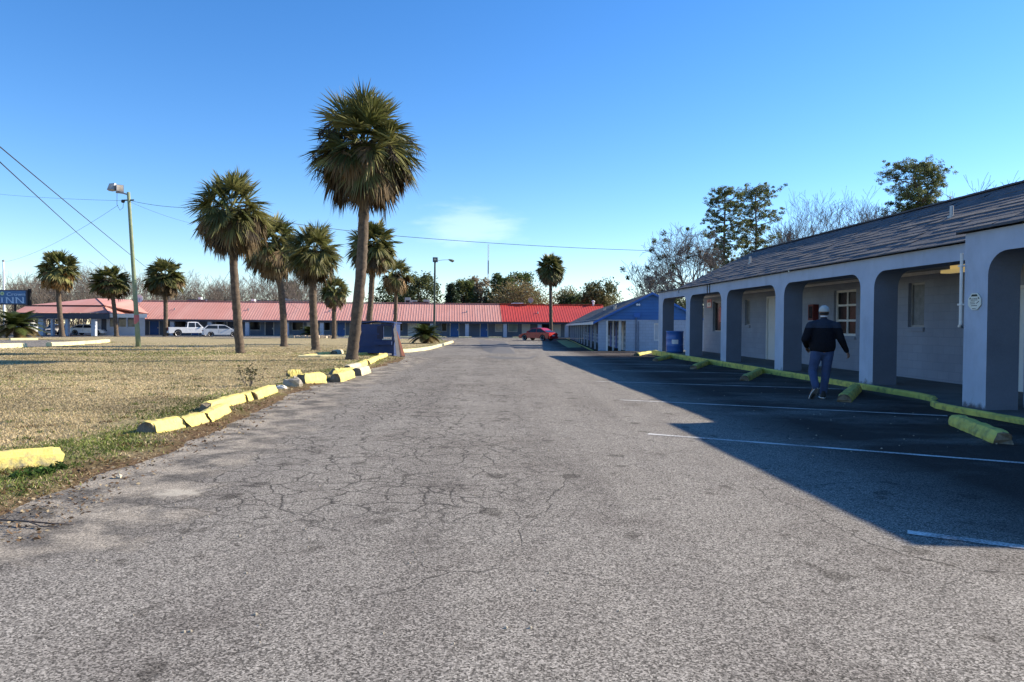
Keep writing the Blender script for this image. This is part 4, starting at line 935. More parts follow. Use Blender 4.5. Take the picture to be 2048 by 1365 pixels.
x = sx_(2); x1 = sx_(7); bar((x+x1)/2-sw*.6, (x+x1)/2+sw*.6, zb2, zt_); bar(x, x1, zb2-.0, zb2+hh*.1); bar(x, x1, zt_-hh*.1, zt_)
letterN(sx_(12.5), sx_(27.5)); letterN(sx_(32), sx_(48)); mb.build('lettering', M['letter'], sg)
cu = bpy.data.curves.new('crown_text', 'FONT'); cu.body = 'Crown'; cu.size = 1; cu.extrude = .008
to = bpy.data.objects.new('crown_text', cu); COL.objects.link(to); bpy.context.view_layer.update()
me = bpy.data.meshes.new_from_object(to.evaluated_get(bpy.context.evaluated_depsgraph_get())); bpy.data.objects.remove(to)
xs_ = [q.co.x for q in me.vertices]; ys_ = [q.co.y for q in me.vertices]; k_ = (sx_(51)-sx_(14))/(max(xs_)-min(xs_)); kz = (sz_(585.5)-sz_(592))/(max(ys_)-min(ys_))
for q in me.vertices: q.co = Vector((sx_(14)+(q.co.x-min(xs_))*k_, -.045-q.co.z, sz_(592)+(q.co.y-min(ys_))*kz))
me.materials.append(M['letter']); link('lettering', me, sg)
mb = MB(); mb.lathe([(.24, -.05), (.24, -.031)], 20, (sx_(5), 0, sz_(587.5)), 'y'); mb.build('emblem', simple('emblem_yellow_green', (.45, .55, .30), .5, .1), sg)
mb = MB(); mb.lathe([(.09, -.06), (.09, -.0505)], 14, (sx_(5), 0, sz_(587.5)), 'y'); mb.build('emblem_centre', simple('emblem_green', (.12, .26, .12), .5, .1), sg)
mb = MB(); mb.b2((w2+.02, .1, zc_-h2-.1), (w2+.28, .4, zc_+h2+.15)); mb.build('end_post', M['dark'], sg)
mb = MB(); mb.b2((sx_(26), .2, -.1), (sx_(28.5), .35, zc_-h2)); mb.build('post', M['dark'], sg)
# ------------------------------------------------------------------ poles and wires
def pole(name, label, bu, bv, tu, tv, r0, r1, mat, y=None):
    p = G(bu, bv); q = AT(tu, tv, p[1]+(y or 0)); t = thing(name, label, 'pole', tuple(p)); d = q-p
    mb = MB(); mb.tube([tuple(d*i/8) for i in range(-0, 9)], [r0+(r1-r0)*i/8 for i in range(9)], 12); mb.build('pole', mat, t, True); return t, p, q
t, p, q = pole('light_pole', 'green treated wooden pole carrying two floodlights over the lawn', 277, 695.5, 257, 385, .16, .105, M['pole'])
d = q-p; YP = p[1]
def lp(u, v, dy=0.): return tuple(AT(u, v, YP+dy)-p)
mb = MB(); mb.tube([lp(256, 390), lp(247, 387), lp(232, 385)], .05, 8); mb.build('arm', M['steel'], t)
def flood(cu, cv, rz, rx, w_, h_, d_):
    c = Vector(lp(cu, cv)); mb = MB()
    for z0, z1, k0, k1 in ((0, d_*.45, 1, 1), (d_*.45, d_, 1, .72)):
        V = []
        for yy_, k in ((z0, k0), (z1, k1)):
            V += [(-w_/2*k, yy_, -h_/2*k), (w_/2*k, yy_, -h_/2*k), (w_/2*k, yy_, h_/2*k), (-w_/2*k, yy_, h_/2*k)]
        mb.add(V, [(0, 1, 5, 4), (1, 2, 6, 5), (2, 3, 7, 6), (3, 0, 4, 7), (0, 3, 2, 1), (4, 5, 6, 7)])
    Mx = Matrix.Translation(c) @ Matrix.Rotation(rz, 4, 'Z') @ Matrix.Rotation(rx, 4, 'X'); mb.v = [tuple(Mx @ Vector(x)) for x in mb.v]; h = mb.build('floodlight', M['steel'], t)
    mb = MB(); mb.quad((-w_*.42, -.006, -h_*.42), (w_*.42, -.006, -h_*.42), (w_*.42, -.006, h_*.42), (-w_*.42, -.006, h_*.42)); mb.v = [tuple(Mx @ Vector(x)) for x in mb.v]; mb.build('lens', M['lampglass'], h)
flood(221.5, 373, R(-25), R(-22), .56, .48, .36); flood(240, 376.5, R(35), R(-12), .46, .48, .34)
mb = MB(); mb.tube([lp(234, 386), lp(234, 410), lp(240, 421), lp(246, 416), lp(247, 404), lp(252, 400)], .014, 5); mb.tube([lp(248, 401), lp(268, 400.5)], .05, 6); mb.lathe([(.09, -.1), (.13, 0), (.09, .1)], 10, lp(246, 403)); mb.build('wiring', M['wire'], t)
mb = MB(); a = tuple(d*(695.5-636)/(695.5-385)); 
for k in range(2): mb.lathe([(.155, -.2), (.165, -.1), (.165, .1), (.155, .2)], 12, (a[0], a[1], a[2]-.22*k))
mb.build('red_band', simple('red_band', (.45, .12, .12), .6, .2), t)
t2, p2_, q2_ = pole('street_lamp', 'slim dark street lamp pole standing by the sago palm before the far wing', 868, 681.5, 870, 524, .13, .10, simple('dark_green_pole', (.035, .055, .045), .7, .3), 0)
def l2(u, v, dy=0.): return tuple(AT(u, v, p2_[1]+dy)-p2_)
mb = MB(); a, c = l2(866, 524.5), l2(875.5, 515.5); mb.b2((a[0], -.3, a[2]), (c[0], .3, c[2])); hd = mb.build('lamp_box', simple('dark_teal_box', (.05, .08, .09), .5, .2), t2)
mb = MB(); mb.b2((a[0]+.12, -.32, a[2]+.15), (c[0]-.12, -.301, c[2]-.15)); mb.build('lens', M['lampglass'], hd)
mb = MB(); mb.tube([l2(875, 522), l2(885, 520.5), l2(898, 520)], .03, 6); mb.build('arm', M['white'], t2)
mb = MB(); mb.tube([l2(897, 519.5), l2(901, 521), l2(905, 522.5), l2(908.5, 522)], [.05, .13, .17, .06], 8); mb.build('lamp_head', simple('olive_lamp_head', (.2, .2, .13), .5, .2), t2)
t3, p3, q3 = pole('flag_pole', 'white metal pole standing behind the motel sign at the far left', 9, 668, 7, 524, .16, .12, M['white'])
mb = MB(); mb.lathe([(.1, 0), (.2, .05), (.2, .2), (.05, .3)], 12, tuple(q3-p3)); mb.build('cap', M['steel'], t3)
def wire(label, pts, r=.02, sag=0., mat=None, ext=0.):
    P = [AT(u, v, y) for u, v, y in pts]; Q = []
    if ext: P[0] = P[0]-(P[1]-P[0])*ext
    for a, c in zip(P, P[1:]):
        for i in range(12):
            k = i/12; z = a+(c-a)*k; z[2] -= sag*4*k*(1-k); Q.append(z)
    Q.append(P[-1]); c0 = Q[0].copy(); mb = MB(); mb.tube([tuple(x-c0) for x in Q], r, 5); o = mb.build('power_line', mat or M['wire']); o.location = c0
    return tag(o, label, 'wire')
wire('upper of two thick black wires crossing the sky at the left', [(-120, 180, 20), (300, 541, 88)], .022, .2, None, .6)
wire('lower of two thick black wires, ending behind the second far left palm', [(-120, 200, 20), (228, 531, 86)], .022, .2, None, .6)
wire('thin overhead wire crossing the middle sky from the palms to the right', [(375, 414, 45), (800, 473, 58), (1310, 502, 66)], .02, .15)
wire('faint wire running from the left border to the floodlight pole', [(-10, 388, 70), (252, 402, YP)], .010, .1)
wire('thin wire from the floodlight pole to the largest left palm', [(262, 402, YP), (378, 416, 44)], .013, .1)
wire('fainter lower wire from the floodlight pole to the palms', [(262, 405, YP), (378, 446, 55)], .009, .1)
wire('faint sloping wire from the white pole up to the floodlight pole', [(7, 525, 88), (236, 411, YP)], .010, .6)
wire('wire slanting down beside the large left palm trunk to the pink roof', [(488, 538, 75), (600, 620, 104)], .018, .2)
wire('guy wire slanting down left of the large left palm trunk', [(474, 520, 80), (428, 592, 112)], .02, 0)
wire('long faint wire before the woods above the office', [(-20, 566, 110), (60, 567, 112), (300, 584, 118), (470, 578, 122)], .02, .25)
wire('second faint wire before the woods, lower than the other', [(-20, 580, 110), (200, 584, 115), (470, 600, 120)], .02, .25)
t = thing('radio_mast', 'thin pale radio mast far behind the trees under the cloud', 'mast', tuple(AT(976, 640, 330)*np.array([1, 1, 0])))
a = AT(976, 640, 330); top_ = AT(975.5, 489, 330)[2]; hm = simple('mast_grey', (.5, .55, .6), .6, .1)
mb = MB(); [mb.tube([(k*.35, j*.3, 0), (k*.25, j*.2, top_)], .07, 5) for k, j in ((-1, -1), (1, -1), (0, 1))]
for i in range(30): z = top_*i/30; mb.tube([(-.33, -.28, z), (.3, -.26, z+top_/30)], .04, 4)
mb.build('lattice', hm, t)
mb = MB(); mb.lathe([(.3, 0), (.3, 6)], 8, (0, 0, AT(975, 548, 330)[2])); mb.build('antenna', hm, t)
# ------------------------------------------------------------------ vehicles
def vehicle(name, label, cat, u, v, heading, Ln, W, H, kind, body, group=None, hz=None):
    p = G(u, v) if hz is None else np.array([AT(u, v, hz[0])[0], hz[0], hz[1]]); t = thing(name, label, cat, tuple(p), heading, group)
    wr = .34 if kind != 'pickup' else .41; xf, xr = Ln*.31, -Ln*.29; hz_ = H
    zb = .24 if kind != 'pickup' else .42; hw = W/2
    if kind == 'sedan':
        top = [(-Ln/2, .55), (-Ln/2+.05, .92), (-Ln*.31, .98), (Ln*.20, .93), (Ln*.42, .78), (Ln/2-.04, .62), (Ln/2, .45)]
        cab = [(-Ln*.42, .96), (-Ln*.30, 1.22), (-Ln*.20, H-.05), (-Ln*.08, H), (Ln*.03, H-.02), (Ln*.10, H-.09), (Ln*.27, .90)]
    elif kind == 'suv':
        top = [(-Ln/2, .55), (-Ln/2+.03, 1.02), (-Ln*.3, 1.08), (Ln*.22, 1.04), (Ln*.43, .93), (Ln/2-.03, .75), (Ln/2, .5)]
        cab = [(-Ln*.49, 1.03), (-Ln*.38, H-.12), (-Ln*.22, H-.02), (-Ln*.06, H), (Ln*.04, H-.03), (Ln*.10, H-.1), (Ln*.29, 1.0)]
    else:
        top = [(-Ln/2, .6), (-Ln/2+.02, 1.22), (-Ln*.1, 1.22), (-Ln*.099, 1.20), (Ln*.22, 1.18), (Ln*.46, 1.10), (Ln/2-.02, .95), (Ln/2, .6)]
        cab = [(-Ln*.105, 1.2), (-Ln*.085, H-.05), (-Ln*.04, H), (Ln*.09, H), (Ln*.13, H-.04), (Ln*.245, 1.16)]
    def arch(x): return [(x+(wr+.07)*math.cos(a), zb+(wr+.07)*1.05*math.sin(a)+.06) for a in [math.pi*i/8 for i in range(9)]]
    out = top+[(Ln/2-.05, zb)]+[(x, z) for x, z in arch(xf)]+[(x, z) for x, z in arch(xr)]+[(-Ln/2+.06, zb)]
    mb = MB(); V = []; n = len(out); cx, cz = 0, .7
    for y, k in ((-hw, .955), (-hw+.10, 1.), (hw-.10, 1.), (hw, .955)): V += [(x*k if abs(x) > Ln*.4 else x, y, (z-cz)*(k if z > .7 else 1)+cz) for x, z in out]
    Fs = [(j*n+i, j*n+(i+1) % n, (j+1)*n+(i+1) % n, (j+1)*n+i) for j in range(3) for i in range(n)]+[tuple(range(n)), tuple(range(3*n, 4*n))[::-1]]
    mb.add(V, Fs)
    zc0 = min(z for x, z in cab); n = len(cab); V = []
    tm = lambda z: hw-.07-(z-zc0)*.32
    for s in (-1, 1): V += [(x, s*tm(z), z) for x, z in cab]
    mb.add(V, [tuple(range(n)), tuple(range(n, 2*n))[::-1]]+[(i, i+1, n+i+1, n+i) for i in range(n-1)])
    bd = mb.build('body', body, t)
    zt_ = H-.12
    def glassq(P): mb = MB(); mb.add(P, [tuple(range(len(P)))]); return mb
    # side windows following the cabin outline
    def edge_x(z, front):
        seg = cab if front else cab[::-1]; seg = seg[::-1] if front else seg
        pts = cab[::-1] if front else cab
        for (x0, z0), (x1, z1) in zip(pts, pts[1:]):
            if z0 <= z <= z1 and z1 > z0: return x0+(x1-x0)*(z-z0)/(z1-z0)
        return pts[-1][0]
    zlo = zc0+.07; xb = edge_x(zlo, False)+.16; xfz = edge_x(zlo, True)-.16; xbt = edge_x(zt_, False)+.14; xft = edge_x(zt_, True)-.12; xm = (xb+xfz)/2+.05
    for s in (-1, 1):
        yl, yt = s*(tm(zlo)+.012), s*(tm(zt_)+.012)
        for P in ([(xb, yl, zlo), (xm-.05, yl, zlo), (xm-.05, yt, zt_), (xbt, yt, zt_)], [(xm+.05, yl, zlo), (xfz, yl, zlo), (xft, yt, zt_), (xm+.05, yt, zt_)]): glassq(P).build('side_window', M['glass'], t)
        # sill line, mirror, handles
        mb = MB(); mb.box((xfz-.1, s*(hw+.06), zlo+.08), (.14, .16, .12)); mb.build('mirror', body, t)
        mb = MB(); [mb.box((xx, s*(hw-.01)+s*.012, zc0-.17), (.16, .03, .03)) for xx in (xm+.18, xm-.75)]; mb.build('handle', M['chrome'] if kind == 'pickup' else body, t)
        mb = MB(); [mb.box((xx, s*(hw+.001), zc0*.5+zb*.5+.1), (.014, .01, zc0-zb-.3)) for xx in (xm+.02, xfz+.12)]; mb.build('door_seam', M['dark'], t)
    a0 = [(x, z) for x, z in cab if x > 0]; 
    def slant(front, nm):
        pts = cab[::-1] if front else cab
        (x0, z0) = pts[0]; i = 1
        (x1, z1) = pts[1]; sgn = 1 if front else -1
        q = lambda k: (x0+(x1-x0)*k+sgn*.015, z0+(z1-z0)*k+.012)
        (xa, za), (xc, zc) = q(.10), q(.93); glassq([(xa, -tm(za)+.07, za), (xa, tm(za)-.07, za), (xc, tm(zc)-.07, zc), (xc, -tm(zc)+.07, zc)]).build(nm, M['glass'], t)
    slant(True, 'windscreen'); slant(False, 'rear_window')
    for x in (xf, xr):
        for s in (-1, 1):
            mb = MB(); mb.lathe([(wr-.11, -.1), (wr-.02, -.11), (wr, -.07), (wr, .07), (wr-.02, .11), (wr-.11, .1)], 22, (0, 0, 0), 'y'); wl = mb.build('wheel', M['dark'], t, loc=(x, s*(hw-.12), wr))
            mb = MB(); mb.lathe([(.03, s*.085), (.07, s*.08), (wr-.13, s*.085), (wr-.085, s*.112), (wr-.08, s*.02), (.02, s*.02)], 20, (0, 0, 0), 'y'); mb.build('rim', M['chrome'], wl)
    for s in (-1, 1):
        mb = MB(); mb.box((Ln/2-.09, s*(hw-.25), zc0-.28), (.14, .34, .14)); mb.build('headlight', M['lampglass'], t)
        mb = MB(); mb.box((-Ln/2+.03, s*(hw-.14), zc0-.2 if kind != 'pickup' else .98), (.08, .18 if kind != 'sedan' else .34, .16 if kind != 'pickup' else .36)); mb.build('tail_light', M['redlamp'], t)
    mb = MB(); mb.box((-Ln/2-.02, 0, zb+.16), (.14, W*.94, .2)); mb.build('bumper', M['chrome'] if kind == 'pickup' else body, t)
    mb = MB(); mb.box((Ln/2-.0, 0, zb+.17), (.12, W*.92, .22)); mb.build('bumper', M['chrome'] if kind == 'pickup' else body, t)
    mb = MB(); mb.box((Ln/2-.005, 0, zc0-.3), (.05, W*.4, .16)); mb.build('grille', M['dark'], t)
    mb = MB(); mb.box((-Ln/2-.005, 0, zc0-.3 if kind != 'pickup' else .8), (.03, .4, .13)); mb.build('number_plate', M['white'], t)
    if kind == 'pickup':
        mb = MB(); mb.box((-Ln*.3, 0, 1.222), (Ln*.37, W-.26, .012)); mb.build('bed', M['dark'], t)
    return t
M['redlamp'] = simple('red_lamp', (.32, .02, .02), .3, .2)
vehicle('pickup_truck', 'white pickup truck with a crew cab parked before the far wing', 'pickup truck', 382, 673.3, R(33), 5.9, 1.95, 1.95, 'pickup', paint('pickup_white', (.72, .73, .74)))
vehicle('hatchback_car', 'silver white hatchback parked close in front of the white pickup', 'car', 443, 674.3, R(26), 4.6, 1.8, 1.62, 'suv', paint('silver', (.58, .60, .63), .25))
vehicle('red_sedan', 'red sedan parked before the far wing beside the lone round palm', 'car', 1076, 681.5, R(140), 4.5, 1.76, 1.5, 'sedan', paint('car_red', (.38, .004, .008), .3, .3))
vehicle('white_car', 'white car in the shade under the office canopy, its nose in the sun', 'car', 178, 669, R(3), 4.7, 1.8, 1.45, 'sedan', paint('car_white', (.70, .72, .75)), hz=(96.0, -.16))
vehicle('white_van', 'white car half hidden by the far left sago palm', 'car', 60, 667.5, R(100), 4.6, 1.8, 1.7, 'suv', paint('van_white', (.74, .74, .73)))
vehicle('grey_car', 'pale grey car nose on under the canopy beside the leftmost tall palm', 'car', 113, 668, R(-80), 4.5, 1.75, 1.45, 'sedan', paint('car_grey', (.45, .45, .44)), hz=(101, -.2))

# ------------------------------------------------------------------ dumpster, boards, drum
p = G(715.5, 711.5); q = G(787, 712.5); ddir = (q-p); Wd = np.linalg.norm(ddir); rz = math.atan2(ddir[1], ddir[0])
dm_ = thing('dumpster', 'dark blue steel dumpster with an open side hatch at the lawn corner', 'dumpster', tuple(p), rz)
Hd = 1.50; Dd = 1.0; blu = simple('dumpster_blue', (.010, .034, .125), .6, .25, 2., .2, dirt=(.05, .05, .08), dirt_amt=.4)
hx0, hx1, hz0, hz1 = Wd*.665, Wd*.955, .78, 1.36
mb = MB(); ops_ = [(hx0, hx1, hz0, hz1)]
wall_open(mb, 0, Wd, .12, Hd-.06, ops_, 0, .05, lambda s, d, z: (s, d, z)); wall_open(mb, 0, Wd, .12, Hd-.06, [(hx0-.25, hx1-.02, hz0-.05, hz1)], Dd-.05, .05, lambda s, d, z: (s, d, z))
mb.b2((0, .05, .12), (.04, Dd-.05, Hd-.06)); mb.b2((Wd-.04, .05, .12), (Wd, Dd-.05, Hd-.06)); mb.b2((.04, .05, .12), (Wd-.04, Dd-.05, .16))
for x in (.02, Wd-.12): mb.b2((x, .1, 0), (x+.1, Dd-.1, .119))
for z in (.42, .96): mb.b2((.0, -.04, z), (hx0-.1, -.002, z+.06))
mb.build('body', blu, dm_)
mb = MB(); V = [(-.04, -.05, Hd-.055), (Wd*.5, -.05, Hd+.06), (Wd+.04, -.05, Hd-.03), (-.04, Dd+.05, Hd-.055), (Wd*.5, Dd+.05, Hd+.06), (Wd+.04, Dd+.05, Hd-.03)]
V2 = [(x, y, z+.05) for x, y, z in V]; mb.add(V+V2, [(0, 1, 4, 3), (1, 2, 5, 4), (6, 9, 10, 7), (7, 10, 11, 8), (0, 6, 7, 1), (1, 7, 8, 2), (3, 4, 10, 9), (4, 5, 11, 10), (0, 3, 9, 6), (2, 8, 11, 5)]); mb.build('lid', blu, dm_)
mb = MB(); mb.b2((hx0-.2, -.03, hz0), (hx0+.06, -.004, hz1)); mb.b2((hx0-.02, -.05, hz1), (hx1+.04, -.004, hz1+.05)); mb.build('hatch_panel', simple('hatch_dark', (.012, .016, .05), .6, .2), dm_)
mb = MB(); mb.b2((hx0+.05, -.045, hz0-.05), (hx1, -.006, hz0)); mb.build('hatch_sill', M['steel'], dm_)
mb = MB(); mb.b2((Wd*.45, -.14, .50), (Wd*.97, -.003, .66)); mb.build('lift_pocket', blu, dm_)
mb = MB(); mb.b2((Wd*.02, -.018, .98), (Wd*.09, -.0045, 1.03)); mb.build('lettering', M['white'], dm_); mb = MB(); mb.b2((Wd*.02, -.018, 1.07), (Wd*.10, -.0045, 1.12)); mb.build('lettering', M['white'], dm_)
def board(label, a, c, wd, th, mat):
    a, c = np.array(a), np.array(c); d = c-a; Ln = np.linalg.norm(d); o = MB(); o.box((0, 0, Ln/2), (wd, th, Ln)); ob = o.build('board', mat); ob.location = a
    ob.rotation_euler = Vector(d).to_track_quat('Z', 'Y').to_euler(); return tag(ob, label, 'board')
y0 = p[1]
board('weathered grey plank leaning on the dumpster, nearest its side', G(797, 714.5, .01), AT(788.5, 650, y0-.02), .14, .04, simple('grey_plank', (.20, .185, .17), .8, .3))
board('thin dark plank in the middle of the three leaning on the dumpster', G(801.5, 713.8, .01), AT(789.5, 655, y0+.12), .10, .05, simple('dark_plank', (.10, .06, .045), .8, .3))
board('wide red brown plank leaning outermost on the dumpster', G(807, 713, .01), AT(790.5, 662, y0+.2), .15, .04, simple('red_plank', (.24, .09, .055), .8, .3))
s_, _ = NBs(1344, 700, 9.05); pz = NW(9.15, s_-.1, .035)
dr_ = thing('drum', 'bright blue plastic drum with a white label at the end of the walkway', 'drum', pz)
mb = MB(); k = .40; mb.lathe([(k*.9, 0), (k*.97, .03), (k, .10), (k, .30), (k*1.03, .33), (k, .36), (k, .62), (k*1.03, .65), (k, .68), (k*.98, .93), (k*1.02, .95), (k*1.02, .99), (k*.95, 1.0), (k*.9, .97)], 30); mb.build('body', paint('drum_blue', (.03, .13, .42), .4, .2), dr_, True)
mb = MB()
V = []; 
for i in range(7): a = R(238+i*7); V += [((k+.006)*math.cos(a), (k+.006)*math.sin(a), .40), ((k+.006)*math.cos(a), (k+.006)*math.sin(a), .60)]
mb.add(V, [(2*i, 2*i+2, 2*i+3, 2*i+1) for i in range(6)]); mb.build('label_sheet', M['white'], dr_)

# ------------------------------------------------------------------ the walking man
pm = G(1643, 797.5); hdg = R(-6)
man = thing('person', 'man in a white cap, dark navy jacket and blue jeans walking away toward the rooms', 'person', tuple(pm), hdg)
def caps(mb, a, c, ra, rb, n=14):
    a, c = Vector(a), Vector(c); d = c-a; K = 6; P = []; Rr = []
    ln = max(d.length, 1e-4); t = d/ln
    for i in range(5): q = math.pi/2*(1-i/4); P.append(a-t*ra*math.sin(q)); Rr.append(max(ra*math.cos(q), .001))
    for i in range(1, K): P.append(a+d*i/K); Rr.append(ra+(rb-ra)*i/K)
    for i in range(5): q = math.pi/2*i/4; P.append(c+t*rb*math.sin(q)); Rr.append(max(rb*math.cos(q), .001))
    mb.tube(P, Rr, n)
def flat(mb, i0, ky, kx=1., c=(0, 0)):
    for i in range(i0, len(mb.v)): x, y, z = mb.v[i]; mb.v[i] = (c[0]+(x-c[0])*kx, c[1]+(y-c[1])*ky, z)
def remesh(mb, name, mat, vox, sm=6, parent=None):
    o = mb.build(name, mat); r = o.modifiers.new('r', 'REMESH'); r.mode = 'VOXEL'; r.voxel_size = vox
    s = o.modifiers.new('s', 'SMOOTH'); s.iterations = sm; s.factor = .5
    bpy.context.view_layer.update(); me = bpy.data.meshes.new_from_object(o.evaluated_get(bpy.context.evaluated_depsgraph_get()))
    bpy.data.objects.remove(o); me.shade_smooth(); me.name = name; return link(name, me, parent)
sh = lambda x, z, y=0: (x, y, z)
SL, SR = (-.225, .0, 1.43), (.245, -.02, 1.43); EL, ER = (-.345, -.05, 1.17), (.335, -.06, 1.17); WL, WR = (-.24, .20, 1.02), (.475, .02, .93)
HL, HR = (-.10, 0, .93), (.105, 0, .93); KL, KR = (-.175, .02, .53), (.085, .03, .50); AL, AR = (-.195, -.27, .25), (.03, .0, .09)
mb = MB()
i0 = len(mb.v); caps(mb, (0, 0, .98), (0, .02, 1.40), .17, .15); flat(mb, i0, .75)
caps(mb, (.02, 0, 1.45), (.03, .03, 1.62), .062, .055)
i0 = len(mb.v); mb.ell((.035, .045, 1.715), (.078, .098, .118), 20, 14); caps(mb, (.035, .125, 1.665), (.035, .115, 1.64), .028, .028)
caps(mb, (.035, .145, 1.72), (.035, .158, 1.695), .011, .016); 
for s in (-1, 1): mb.ell((.035+s*.08, .03, 1.705), (.012, .022, .034), 8, 6); caps(mb, (.035+s*.03, .128, 1.735), (.035+s*.032, .130, 1.735), .011, .011)
caps(mb, (.015, .14, 1.662), (.055, .14, 1.662), .009, .009)
for a, b_, c in ((SL, EL, WL), (SR, ER, WR)): caps(mb, a, b_, .05, .042); caps(mb, b_, c, .042, .03)
for a, b_, c in ((HL, KL, AL), (HR, KR, AR)): caps(mb, a, b_, .085, .055); caps(mb, b_, c, .055, .038)
for A_, T_ in ((AL, (-.24, -.17, .10)), (AR, (.04, .14, .05))): caps(mb, A_, T_, .04, .035)
def hand(W, d, side, palm_n):
    d = Vector(d).normalized(); n_ = Vector(palm_n).normalized(); sd = d.cross(n_).normalized()*side; Wv = Vector(W)
    for k in (-1, 0, 1): caps(mb, Wv+sd*.022*k*.6, Wv+d*.085+sd*.026*k, .019, .017, 10)
    for k, ln in ((-1.5, .062), (-.5, .075), (.5, .080), (1.5, .070)):
        b0 = Wv+d*.088+sd*.0205*k; m1 = b0+d*ln*.5+n_*.006; m2 = m1+d*ln*.28+n_*.026; m3 = m2+d*ln*.05+n_*.022
        caps(mb, b0, m1, .0095, .009, 8); caps(mb, m1, m2, .009, .0085, 8); caps(mb, m2, m3, .0085, .008, 8)
    b0 = Wv+d*.03+sd*.03; m1 = b0+d*.038+sd*.022+n_*.008; m2 = m1+d*.03+n_*.012; caps(mb, b0, m1, .013, .011, 8); caps(mb, m1, m2, .011, .009, 8)
hand(WR, Vector(WR)-Vector(ER), 1, (-.75, .5, 0)); hand(WL, (Vector(WL)-Vector(EL)), -1, (.6, -.2, -.5))
skin = simple('skin', (.22, .13, .09), .55, .12, 8)
remesh(mb, 'body', skin, .0055, 3, man)
# jacket
mb = MB(); i0 = len(mb.v); caps(mb, (0, 0, 1.10), (.005, .01, 1.34), .25, .225, 20); mb.lathe([(.02, .93), (.215, .93), (.235, .955), (.25, 1.02), (.25, 1.12), (.02, 1.13)], 24, (0, 0, 0)); flat(mb, i0, .70)
caps(mb, (-.17, 0, 1.425), (.195, 0, 1.425), .09, .09); caps(mb, (.02, .01, 1.52), (-.20, 0, 1.45), .07, .075); caps(mb, (.02, .01, 1.52), (.225, 0, 1.45), .07, .075); caps(mb, (.02, .01, 1.46), (.028, .022, 1.57), .08, .064)
for a, b_, c in ((SL, EL, WL), (SR, ER, WR)):
    e = Vector(b_)+(Vector(c)-Vector(b_))*.93; caps(mb, a, b_, .092, .073); caps(mb, b_, e, .073, .047)
jm, nt, b = new_mat('navy_fleece'); v = objc(nt); sx = nt.nodes.new('ShaderNodeSeparateXYZ'); L(nt, v, sx.inputs[0])
n2 = noise(nt, v, 130, 3); yk = ramp(nt, mth(nt, 'ADD', sx.outputs[2], mth(nt, 'MULTIPLY', noise(nt, v, 9, 3), .02)), [(0, 0.), (1, 1.)])
yk = mth(nt, 'GREATER_THAN', sx.outputs[2], 1.395)
col = mix(nt, yk, ramp(nt, n2, [(.3, (.008, .008, .011)), (.7, (.018, .018, .023))]), ramp(nt, n2, [(.3, (.022, .028, .042)), (.7, (.045, .055, .078))]))
L(nt, col, b.inputs['Base Color']); b.inputs['Roughness'].default_value = .95; b.inputs['Specular IOR Level'].default_value = .1; bump(nt, b, noise(nt, v, 14, 4, .6), .8, .03)
jk = remesh(mb, 'jacket', jm, .011, 6, man)
# jeans
mb = MB(); i0 = len(mb.v); caps(mb, (-.08, 0, .92), (.085, 0, .92), .125, .125, 18); flat(mb, i0, .92)
for a, b_, c, s in ((HL, KL, AL, 1), (HR, KR, AR, 0)):
    caps(mb, a, b_, .118, .082, 18); caps(mb, b_, Vector(b_)+(Vector(c)-Vector(b_))*(.98 if s else .93), .083, .07, 18)
dj, nt, b = new_mat('blue_denim'); v = objc(nt); n2 = noise(nt, v, 160, 2); n3 = noise(nt, v, 7, 5, .6)
col = mix(nt, .5, ramp(nt, n3, [(.35, (.028, .046, .11)), (.65, (.056, .092, .20))]), ramp(nt, n2, [(.3, (.018, .035, .085)), (.7, (.055, .085, .165))]))
L(nt, col, b.inputs['Base Color']); b.inputs['Roughness'].default_value = .9; bump(nt, b, noise(nt, v, 10, 5, .6), .9, .03)
remesh(mb, 'jeans', dj, .011, 6, man)
shm = simple('dark_shoe', (.02, .02, .022), .6, .3, 10); som = simple('shoe_sole', (.10, .10, .10), .8, .15)
def shoe(heel, toe, up):
    heel, toe, up = Vector(heel), Vector(toe), Vector(up).normalized(); mb = MB()
    caps(mb, heel+up*.045, toe+up*.03, .048, .042); caps(mb, heel+(toe-heel)*.55+up*.03, toe+up*.03, .05, .04); caps(mb, heel+up*.05, heel+up*.11, .045, .043)
    o = remesh(mb, 'shoe', shm, .009, 4, man); d = (toe-heel).normalized(); sd = d.cross(up).normalized(); mb = MB(); out = []
    for i in range(20):
        a = 2*math.pi*i/20; out.append(heel+d*(.12+.17*math.cos(a))+sd*(.05*math.sin(a)*(1+.12*math.cos(a))))
    n = 20; mb.add([q-up*.006 for q in out]+[q+up*.018 for q in out], [tuple(range(n)), tuple(range(n, 2*n))[::-1]]+[(i, (i+1) % n, n+(i+1) % n, n+i) for i in range(n)]); mb.build('sole', som, o); mb = MB(); mb.tube([q+up*.012 for q in out]+[out[0]+up*.012], .008, 6); mb.build('sole_edge', M['white'], o)
dv_ = Vector((-.05, .16, -.20)).normalized(); upv = Vector((.1, .75, .6)); upv = (upv-dv_*upv.dot(dv_)).normalized()
shoe(Vector(AL)+Vector((0, -.03, -.06)), Vector(AL)+Vector((0, -.03, -.06))+dv_*.22, upv)
shoe((.02, -.05, .008), (.045, .17, .008), (0, 0, 1))
